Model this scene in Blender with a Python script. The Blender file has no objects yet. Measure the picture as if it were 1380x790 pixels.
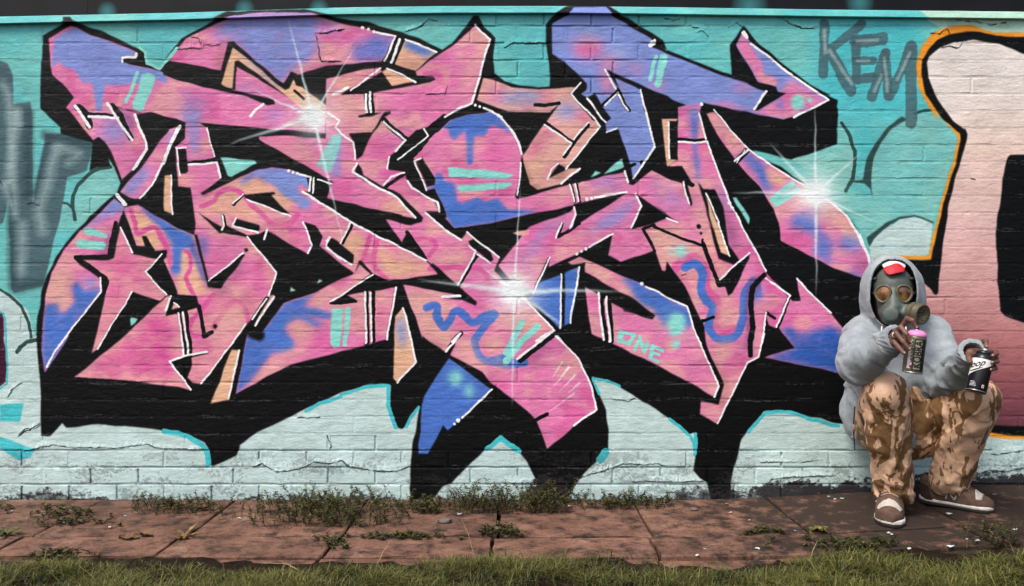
import bpy, bmesh, math, random
import numpy as np
from mathutils import Vector, Matrix

R = math.radians
random.seed(7)
scene = bpy.context.scene
col = scene.collection

# ------------------------------------------------------------------ camera, sky, sun, exposure
S = 0.00346            # metres per wall unit
CAMD, CAMH = 3.80, 0.958
cam_data = bpy.data.cameras.new('camera')
cam = bpy.data.objects.new('camera', cam_data)
col.objects.link(cam)
cam.location = (0, -CAMD, CAMH)
cam.rotation_euler = (R(90), 0, 0)
cam_data.sensor_width = 36
cam_data.lens = 36 * CAMD / (S * 1380)
cam_data.clip_start, cam_data.clip_end = 0.05, 500
scene.camera = cam

SUN_EL, SUN_AZ = R(56), R(226)      # elevation; azimuth clockwise from +Y
world = bpy.data.worlds.new('World')
scene.world = world
world.use_nodes = True
wn = world.node_tree
sky = wn.nodes.new('ShaderNodeTexSky')
sky.sky_type = 'NISHITA'
sky.sun_disc = False
sky.sun_elevation, sky.sun_rotation = SUN_EL, SUN_AZ
sky.air_density, sky.dust_density, sky.ozone_density = 1.0, 5.0, 1.0
bg = wn.nodes['Background']
bg.inputs['Strength'].default_value = 0.105
wn.links.new(sky.outputs[0], bg.inputs['Color'])
sl = bpy.data.lights.new('sun', 'SUN')
sl.energy, sl.angle, sl.color = 1.5, R(16), (1.0, 0.97, 0.93)
sun = bpy.data.objects.new('sun', sl)
col.objects.link(sun)
d = Vector((math.sin(SUN_AZ) * math.cos(SUN_EL), math.cos(SUN_AZ) * math.cos(SUN_EL), math.sin(SUN_EL)))
sun.rotation_euler = d.to_track_quat('Z', 'Y').to_euler()
sun.location = (-2, -6, 6)
vs = scene.view_settings
vs.view_transform, vs.look, vs.gamma, vs.exposure = 'Standard', 'None', 1.0, 0.95
vs.use_curve_mapping = False


# ------------------------------------------------------------------ helpers
def wx(px):
    return (px - 690) * S


def wz(py):
    return CAMH - (py - 395) * S


def ground_z(x):
    t = min(1, max(0, (x - 0.7) / 1.9))
    return 0.072 * t * t * (3 - 2 * t)


def lin(c):
    return tuple((v / 255 / 12.92 if v / 255 <= .04045 else ((v / 255 + .055) / 1.055) ** 2.4) for v in c)


def tag(o, label=None, cat=None, group=None, kind=None):
    for k, v in (('label', label), ('category', cat), ('group', group), ('kind', kind)):
        if v:
            o[k] = v
    return o


def link(name, me, mat=None, parent=None):
    o = bpy.data.objects.new(name, me)
    col.objects.link(o)
    if mat is not None and me is not None and not me.materials:
        me.materials.append(mat)
    if parent is not None:
        o.parent = parent
    return o


def empty(name, loc=(0, 0, 0), rz=0):
    o = bpy.data.objects.new(name, None)
    o.empty_display_size = .05
    o.location = loc
    o.rotation_euler = (0, 0, rz)
    col.objects.link(o)
    return o


def mesh(name, v, f, smooth=False):
    me = bpy.data.meshes.new(name)
    me.from_pydata([tuple(p) for p in v], [], [tuple(q) for q in f])
    if smooth:
        me.polygons.foreach_set('use_smooth', [True] * len(me.polygons))
    me.update()
    return me


class MB:
    def __init__(self):
        self.v, self.f = [], []

    def add(self, v, f):
        n = len(self.v)
        self.v += [tuple(p) for p in v]
        self.f += [tuple(i + n for i in q) for q in f]

    def box(self, x0, x1, y0, y1, z0, z1):
        self.add([(x0, y0, z0), (x1, y0, z0), (x1, y1, z0), (x0, y1, z0), (x0, y0, z1), (x1, y0, z1), (x1, y1, z1), (x0, y1, z1)],
                 [(0, 3, 2, 1), (4, 5, 6, 7), (0, 1, 5, 4), (1, 2, 6, 5), (2, 3, 7, 6), (3, 0, 4, 7)])

    def tube(self, pts, rad, n=8, cap=True):
        pts = [Vector(p) for p in pts]
        if not hasattr(rad, '__len__'):
            rad = [rad] * len(pts)
        v, f, up = [], [], None
        for i, p in enumerate(pts):
            t = (pts[min(i + 1, len(pts) - 1)] - pts[max(i - 1, 0)]).normalized()
            if up is None:
                up = t.orthogonal().normalized()
            up = (up - t * up.dot(t)).normalized()
            b = t.cross(up)
            for k in range(n):
                a = 2 * math.pi * k / n
                v.append(p + (up * math.cos(a) + b * math.sin(a)) * rad[i])
        for i in range(len(pts) - 1):
            for k in range(n):
                f.append((i * n + k, i * n + (k + 1) % n, (i + 1) * n + (k + 1) % n, (i + 1) * n + k))
        if cap:
            f.append(tuple(range(n))[::-1])
            f.append(tuple((len(pts) - 1) * n + k for k in range(n)))
        self.add(v, f)

    def lathe(self, prof, n=24, M=None):
        v, f = [], []
        for r, z in prof:
            for k in range(n):
                a = 2 * math.pi * k / n
                p = Vector((r * math.cos(a), r * math.sin(a), z))
                v.append(M @ p if M else p)
        for i in range(len(prof) - 1):
            for k in range(n):
                f.append((i * n + k, i * n + (k + 1) % n, (i + 1) * n + (k + 1) % n, (i + 1) * n + k))
        if prof[0][0] > 1e-6:
            f.append(tuple(range(n))[::-1])
        if prof[-1][0] > 1e-6:
            f.append(tuple((len(prof) - 1) * n + k for k in range(n)))
        self.add(v, f)

    def build(self, name, mat, parent=None, smooth=False):
        return link(name, mesh(name, self.v, self.f, smooth), mat, parent)


def nodes(name):
    m = bpy.data.materials.new(name)
    m.use_nodes = True
    nt = m.node_tree
    return m, nt, nt.nodes['Principled BSDF']


def N(nt, t, **kw):
    n = nt.nodes.new(t)
    for k, v in kw.items():
        if k.startswith('_'):
            setattr(n, k[1:], v)
        else:
            n.inputs[k.replace('_', ' ')].default_value = v
    return n


def ramp(nt, src, stops, interp='LINEAR'):
    r = nt.nodes.new('ShaderNodeValToRGB')
    r.color_ramp.interpolation = interp
    while len(r.color_ramp.elements) < len(stops):
        r.color_ramp.elements.new(.5)
    for e, (p, c) in zip(r.color_ramp.elements, stops):
        e.position = p
        e.color = (*c, 1) if len(c) == 3 else c
    nt.links.new(src, r.inputs[0])
    return r.outputs[0]


def simple(name, rgb, rough=.6, var=.15, scale=20., bump=.0, bscale=200., spec=.4, metal=0., var_col=None, sheen=0., object_space=True):
    """colour with noise variation and a fine bump"""
    m, nt, b = nodes(name)
    tc = N(nt, 'ShaderNodeTexCoord')
    n = N(nt, 'ShaderNodeTexNoise', Scale=scale, Detail=5.)
    nt.links.new(tc.outputs['Object'], n.inputs['Vector'])
    c = lin(rgb)
    c2 = lin(var_col) if var_col else tuple(v * (1 - var * 2) for v in c)
    o = ramp(nt, n.outputs['Fac'], [(.33, c2), (.66, tuple(min(1, v * (1 + var)) for v in c))])
    nt.links.new(o, b.inputs['Base Color'])
    b.inputs['Roughness'].default_value = rough
    b.inputs['Specular IOR Level'].default_value = spec
    b.inputs['Metallic'].default_value = metal
    if sheen:
        b.inputs['Sheen Weight'].default_value = sheen
    if bump:
        n2 = N(nt, 'ShaderNodeTexNoise', Scale=bscale, Detail=4.)
        nt.links.new(tc.outputs['Object'], n2.inputs['Vector'])
        bp = N(nt, 'ShaderNodeBump', Strength=bump, Distance=.002)
        nt.links.new(n2.outputs['Fac'], bp.inputs['Height'])
        nt.links.new(bp.outputs[0], b.inputs['Normal'])
    return m

# ------------------------------------------------------------------ the mural
# Spray-paint layout, drawn in the wall's own plane (wall coordinates: 1 unit = 3.46 mm).
# Each line: operation, colour, options | points.  A letter token sets the local origin and scale.
TILES = {}
for _i, _c in enumerate('ABCDE'):
    for _r, _y in enumerate((0, 150, 300, 450)):
        TILES['%s%d' % (_c, _r)] = (220 * _i, _y, 4.9375)
TILES.update({'F0': (1100, 0, 4.225), 'F1': (1100, 150, 4.225), 'G2': (1140, 300, 4.9375), 'G3': (1140, 450, 4.9375),
              'H': (0, 540, 3.161), 'I': (340, 540, 3.161), 'J': (680, 540, 3.161), 'K': (1020, 540, 3.161), 'X': (0, 0, 1.0)})
COL = dict(pink=(219, 124, 170), hot=(211, 88, 152), lav=(126, 144, 208), blue=(74, 114, 196), deep=(50, 92, 176),
           rose=(221, 143, 160), peach=(222, 168, 158), oran=(226, 178, 146), teal=(112, 192, 186), aqua=(138, 216, 206), cream=(189, 212, 209),
           black=(7, 8, 9), white=(243, 243, 243), green=(44, 74, 72), bub=(134, 196, 186), sea=(70, 190, 200),
           grey=(72, 100, 107), lgrey=(150, 172, 172), dgrey=(48, 74, 82), plum=(62, 24, 44), orange=(236, 150, 44), cyan=(70, 190, 198),
           paleg=(176, 214, 196), purple=(120, 62, 112), brown=(150, 95, 90))
BACK = '''
F cream | X -300,395 1700,395 1700,760 -300,760
F teal | X -300,-20 1700,-20 1700,300 1250,300 1240,352 1150,352 1050,300 1000,395 300,395 50,452 46,455 38,420 20,400 0,391 -60,392 -160,420 -300,400
F cream | A2 0,462 60,498 140,568 185,680 205,760 165,790 A3 110,125 0,300 X -120,520 -120,420
F plum | A2 -60,600 20,600 30,640 28,790 A3 40,100 42,320 0,350 -100,380
S cyan 12 .6 | A2 0,590 25,603 40,640 42,790 A3 45,120 50,330 0,365
S green 20 .8 | A2 0,452 60,485 140,555 190,670 208,760
S green 26 .8 | A3 112,120 135,85 180,50 245,42
F cyan | H 0,20 100,10 85,88 0,88
F cyan | H 0,155 150,208 130,240 80,255 0,210
O sea 9 .8 | F0 0,110 560,105 620,200 570,330 600,560 660,620 480,660 350,790 F1 230,0 220,330 300,330 330,180 480,40 0,0
F bub | F1 0,228 118,185 130,60 190,140 215,250 205,390 165,450 320,480 300,420 280,390 300,260 380,120 500,35 660,0 700,10 805,140 770,300 640,690 560,592 430,640 300,740 200,590 90,515 0,470 E1 1085,420 920,325
S green 20 .7 | F1 145,70 190,140 218,230 220,300 205,390 165,450
F green | F1 490,30 420,80 340,170 290,260 265,390 205,395 200,405 270,410 310,440 326,500 312,390 330,260 370,170 440,90 520,45
S green 15 .8 | F1 560,10 610,-5 670,-8
F green | F1 288,720 330,690 400,635 480,600 560,590 668,632 660,640 560,602 480,615 410,660 340,730 305,770
F cream | G2 160,165 190,110 250,50 320,0 F1 420,660 480,618 560,602 660,642 G2 550,215 190,245 160,300
F bub | A1 500,720 495,600 520,500 600,420 660,380 735,368 722,308 770,370 805,470 795,500 690,620 580,730 510,790 390,790 415,615 450,620 480,650
S green 24 .8 | A1 735,368 660,380 600,415 520,490 488,560 483,620 500,720
S green 16 .8 | A1 410,605 450,612 480,640
F grey | A0 -80,400 0,402 50,420 82,500 90,690 205,675 215,790 A1 215,0 218,600 305,148 395,150 500,175 615,208 605,300 580,400 450,440 425,590 385,790 A2 390,0 285,420 95,468 75,440 60,0 A1 62,790 52,570 18,740 -80,790
S dgrey 46 12 | A1 190,20 185,560
S dgrey 40 12 | A1 60,560 75,790 A2 85,430
S dgrey 40 12 | A2 120,440 280,400
S dgrey 40 12 | A1 300,160 600,220
S dgrey 30 10 | A1 330,180 240,560
S lgrey 40 16 | A1 110,10 85,240 60,480
S lgrey 40 18 | A1 370,250 320,470 255,660 280,790
S lgrey 34 18 | A2 150,20 140,330
S lgrey 30 16 | A1 390,240 520,280 460,340
S lgrey 26 14 | A0 20,560 60,650 A1 100,700 30,500
S lgrey 24 14 | A0 110,740 A1 120,80
T grey 54 1.2 | F0 45,130 40,420
T grey 52 1.2 | F0 258,140 75,285
T grey 66 1.2 | F0 75,285 200,520
T grey 50 1.2 | F0 228,235 225,455
T grey 70 1.2 | F0 225,238 380,225
T grey 52 1.2 | F0 230,345 325,345
T grey 56 1.2 | F0 230,450 315,445
T grey 58 1.2 | F0 395,305 315,560
T grey 50 1.2 | F0 395,305 408,550
T grey 54 1.2 | F0 540,265 418,550
T grey 66 1.2 | F0 540,265 540,700
T lgrey 20 3.5 | F0 45,170 50,300 75,290 200,480
T lgrey 18 3.5 | F0 235,235 350,230
T lgrey 16 3.5 | F0 390,330 405,520
T lgrey 16 3.5 | F0 330,520 370,430
T lgrey 14 3.5 | F0 230,345 300,345
T lgrey 16 3.5 | F0 535,300 460,450
'''
RIGHT = '''
F paleg | X 1247,25 1235,13 1700,13 1700,60 1300,60
F orange | F0 1183,183 1300,185 2200,210 X 1700,620 X 1380,592 G3 1185,705 950,684 940,655 G2 560,250 380,245 185,255 185,243 270,220 380,222 550,222 590,0 F1 645,770 680,640 720,480 780,290 803,160 798,135 748,80 680,0 F0 700,700 620,575 580,490 570,370 595,270 660,190 760,150 880,142 1020,185
F black | F0 2200,225 1183,210 1030,205 940,182 860,182 760,195 690,225 640,280 605,340 598,430 625,540 720,680 815,755 F1 690,0 762,80 820,130 820,160 795,300 738,480 690,660 665,780 G2 580,150 565,250 400,248 430,300 470,370 X 1260,500 X 1250,560 G3 950,655 1185,685 X 1700,606
L wall | F0 2200,330 1183,305 1040,250 900,230 780,240 700,275 640,325 630,360 640,440 690,565 780,690 850,740 F1 850,92 862,130 855,170 810,320 750,550 715,790 G2 630,260 612,470 600,485 588,480 560,440 470,370 X 1230,400 X 1250,560 G3 975,605 1185,618 X 1700,598
F black | F1 1500,250 1100,250 1088,265 1062,400 1025,680 1020,790 G2 1000,60 1010,400 1025,590 1060,620 1185,665 X 1700,460
'''
SILH = '''
K black | A0 282,235 440,150 435,118 480,118 500,145 700,220 880,310 905,318 960,345 968,430 1070,468 1075,430 1180,300 B0 0,405 120,260 330,140 430,85 800,72 950,70 1060,100 1185,125 C0 290,150 500,215 620,260 770,335 830,290 920,180 980,105 1015,105 1050,180 1120,255 1105,400 1115,490 1185,540 D0 200,570 320,585 400,580 400,430 380,350 375,160 420,110 490,60 520,48 790,48 870,95 1000,170 1150,265 1140,310 1185,345 E0 65,265 55,315 230,390 520,500 510,300 550,250 600,175 700,290 900,450 1060,570 1185,640 F0 60,545 125,575 120,610 F1 125,0 118,185 0,228 E1 920,325 820,300 700,266 660,262 720,315 850,365 940,440 1085,520 F1 50,495 100,530 170,580 220,650 260,730 290,790 G2 130,150 165,260 180,300 240,420 240,790 X 1200,585 X 1127,570 X 1083,559 X 1033,553 E3 740,515 690,570 630,640 590,700 570,790 J 975,300 965,340 960,430 880,430 865,350 830,330 808,300 815,230 818,140 805,135 780,145 700,75 590,0 D3 1050,470 860,350 800,310 680,285 740,430 775,510 790,640 790,770 J 440,210 400,250 340,310 310,340 270,420 170,430 130,335 95,260 50,200 0,160 I 1060,155 1000,200 930,270 880,320 850,355 810,365 770,420 680,420 670,370 675,250 690,150 712,30 C3 618,490 610,480 560,540 520,620 500,635 470,625 440,540 420,480 425,340 400,332 250,345 100,395 0,435 B3 950,500 630,655 505,740 503,790 H 1020,190 1005,235 905,280 893,275 890,210 870,180 800,145 690,128 540,110 400,102 280,118 265,97 210,152 172,150 172,0 A3 265,280 250,100 245,0 A2 250,640 280,450 310,350 370,230 480,90 570,0 A1 600,700 780,540 805,480 760,370 720,308 735,365 650,370 600,400 615,210 402,150 400,105 280,0 A0 335,790 268,720 275,500
'''
FILLS = '''
F lav | D0 415,160 525,95 560,55 770,52 820,105 900,150 1085,265 1060,305 1185,355 E0 65,345 400,480 530,525 730,590 830,580 705,548 550,300 600,200 640,270 900,480 1165,665 E1 1030,5 868,55 600,0 E0 560,740 330,690 300,760 E1 310,20 160,60 E0 165,715 225,700 0,620 D0 1185,645 1005,600 1050,790 D1 1030,0 1100,235 955,455 920,400 940,370 920,300 860,120 775,145 765,70 D0 650,650 600,620 650,560 500,410 415,360
F pink | A0 470,172 318,258 345,495 420,560 490,650 440,715 A1 465,0 530,80 620,195 660,168 700,200 740,270 780,370 815,462 920,350 985,240 940,120 895,15 1000,10 1185,55 B1 150,75 250,75 600,115 800,125 1080,150 B0 1080,770 950,720 490,440 478,600 380,605 0,500 A0 1185,520 1070,480 850,420 915,370 905,345 780,295 620,240 500,180
F oran | B0 462,315 385,560 405,585 462,592 478,405 500,400 700,545 830,650 930,730 1010,790 B1 1090,60 1100,80 1140,100 1180,60 1165,20 B0 1110,720 1000,640 920,575 885,570 865,530 835,590 810,600 750,555 600,420
F pink | B0 30,400 150,260 330,165 440,125 480,110 700,88 990,98 1060,120 1185,155 C0 240,185 460,235 390,405 0,440 B0 950,480 900,500 850,475 800,555 620,410 470,275 430,285 385,470 200,440
F oran | C0 525,258 735,350 590,470 450,428
F pink | C0 990,165 1085,265 1040,420 975,690 790,780 C1 680,105 600,125 450,270 415,300 405,380 525,400 540,460 620,550 740,600 758,672 690,665 650,670 790,790 C2 895,110 930,58 1155,235 1120,320 1185,390 D2 100,395 190,450 245,515 435,715 D3 400,5 445,15 600,180 680,350 715,510 560,615 500,670 380,768 345,660 310,580 250,510 0,320 C3 1040,260 825,140 860,60 790,118 640,15 C2 640,775 510,408 800,460 870,420 745,340 690,272 660,245 500,130 412,5 C1 388,715 500,690 300,650 100,600 0,580 B1 1120,480 640,190 640,165 1080,160 C0 0,690 0,525 200,470 355,450 372,480 150,600 90,635 300,622 600,567 725,520 600,505 590,475 830,310
F oran | C0 400,455 590,545 435,575 370,480
F pink | B1 250,80 150,75 145,180 80,240 100,500 180,510 B2 215,10 205,85 B1 100,785 0,725 A1 915,620 880,590 820,655 A2 855,0 905,155 970,155 945,85 980,95 1035,190 1115,190 1090,255 1185,460 B2 100,482 215,490 245,560 275,760 300,790 470,790 550,680 600,650 700,490 752,335 560,95 640,75 690,45 700,60 965,210 990,150 940,0 1060,95 1040,155 1185,275 C2 0,200 185,340 230,258 310,340 410,390 745,345 690,285 655,250 180,10 C1 0,635 B1 925,530 975,545 985,445 850,385 720,370 640,385 510,430 250,555 380,450 360,340 340,310 290,110
F rose | A2 1110,490 790,790 A3 490,288 750,300 1185,355 B3 180,375 45,180 190,150 190,195 160,295 195,330 250,338 510,0 B2 550,680 580,660 600,690 740,500 700,480 300,430 245,560 110,600 15,615 55,490
F pink | B2 800,540 1010,465 1185,378 C2 0,418 175,345 230,272 300,340 30,540 205,522 130,485 455,430 395,785 C3 400,38 0,142 B3 850,205 680,290 480,405 560,0 B2 560,740 640,750 720,640
F oran | C2 458,625 505,568 568,785 C3 598,180 468,325 440,295 450,30
F oran | B3 455,105 510,105 430,440 315,462
F blue | C3 815,160 1095,372 885,575 805,640 778,605 I 748,225 708,225 C3 632,480 650,425 720,300
F pink | C0 940,765 1060,750 D1 0,0 60,25 130,100 190,200 215,290 205,345 205,450 190,565 225,575 530,490 620,470 620,600 555,630 300,680 0,745 C1 850,775 770,715 800,690 745,560 725,510 660,525 590,330 565,305 700,150 780,75 C0 880,785
F peach | C0 1040,515 1185,560 D0 150,585 330,600 560,582 575,580 540,630 705,790 D1 730,105 510,388 605,378 470,490 320,525 270,490 235,380 215,300 360,90 430,0 D0 400,780 465,690 400,748 120,745 0,700 C0 1000,665
F pink | D1 600,470 895,405 920,475 955,490 1075,390 1185,440 E1 190,480 215,465 190,370 90,365 165,325 165,0 E0 165,715 225,700 320,690 310,745 E1 310,15 355,190 365,210 500,580 600,785 E2 750,325 915,485 820,705 770,680 755,600 725,785 E3 740,0 705,150 625,195 430,600 312,535 318,450 440,470 470,340 345,70 E2 345,690 320,650 215,430 90,255 82,325 62,322 0,150 D2 1110,190 1085,190 870,262 790,215 820,75 575,210 390,300 400,225 285,470 245,440 190,450 60,285 200,100 270,25 D1 220,785 540,665 600,600
F oran | E1 55,50 160,45 155,66 98,66 112,315 165,325 92,365
F peach | D2 150,70 270,45 260,90 190,85
F blue | D2 500,335 600,295 540,670 495,690
F blue | D2 480,345 300,410 285,470 250,500 465,705
F pink | D2 520,268 595,225 1010,410 1185,500 E2 225,560 305,785 E3 435,350 405,415 0,195 D3 820,68 690,5 D2 755,778 680,740 630,430 880,570 1000,560 970,525 635,330 640,262 550,282
F pink | E1 350,15 405,5 640,255 960,470 F1 0,450 100,530 170,590 230,690 275,785 G2 95,90 150,230 160,310 200,400 105,410 0,362 E2 1185,300 850,120 835,0 E1 800,650 700,500 580,360 420,150
F pink | E2 950,370 1060,480 1185,605 X 1138,445 X 1160,470 X 1160,510 X 1140,505 E3 1185,245 970,205 740,160 945,95 860,0 E2 835,705 915,500 930,520 985,520
F rose | A2 800,25 755,235 720,250 550,248 725,385 630,785 A3 612,128 650,100 700,0 A2 680,785 880,458 1065,522 1105,488 965,330 1085,208 885,208
F pink | B1 115,92 35,118 A1 1120,130 980,320 800,540 860,575 910,590 940,580 1010,490 B1 0,355
F pink | A1 765,580 830,640 780,770 A2 770,10 715,210 505,228 530,280 665,375 675,462 410,790 A3 465,0 298,258 278,100 A2 285,700 300,500 340,330 420,190 540,50 A1 550,790
F oran | A1 1090,425 1140,420 1145,685 1092,665
'''
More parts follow.
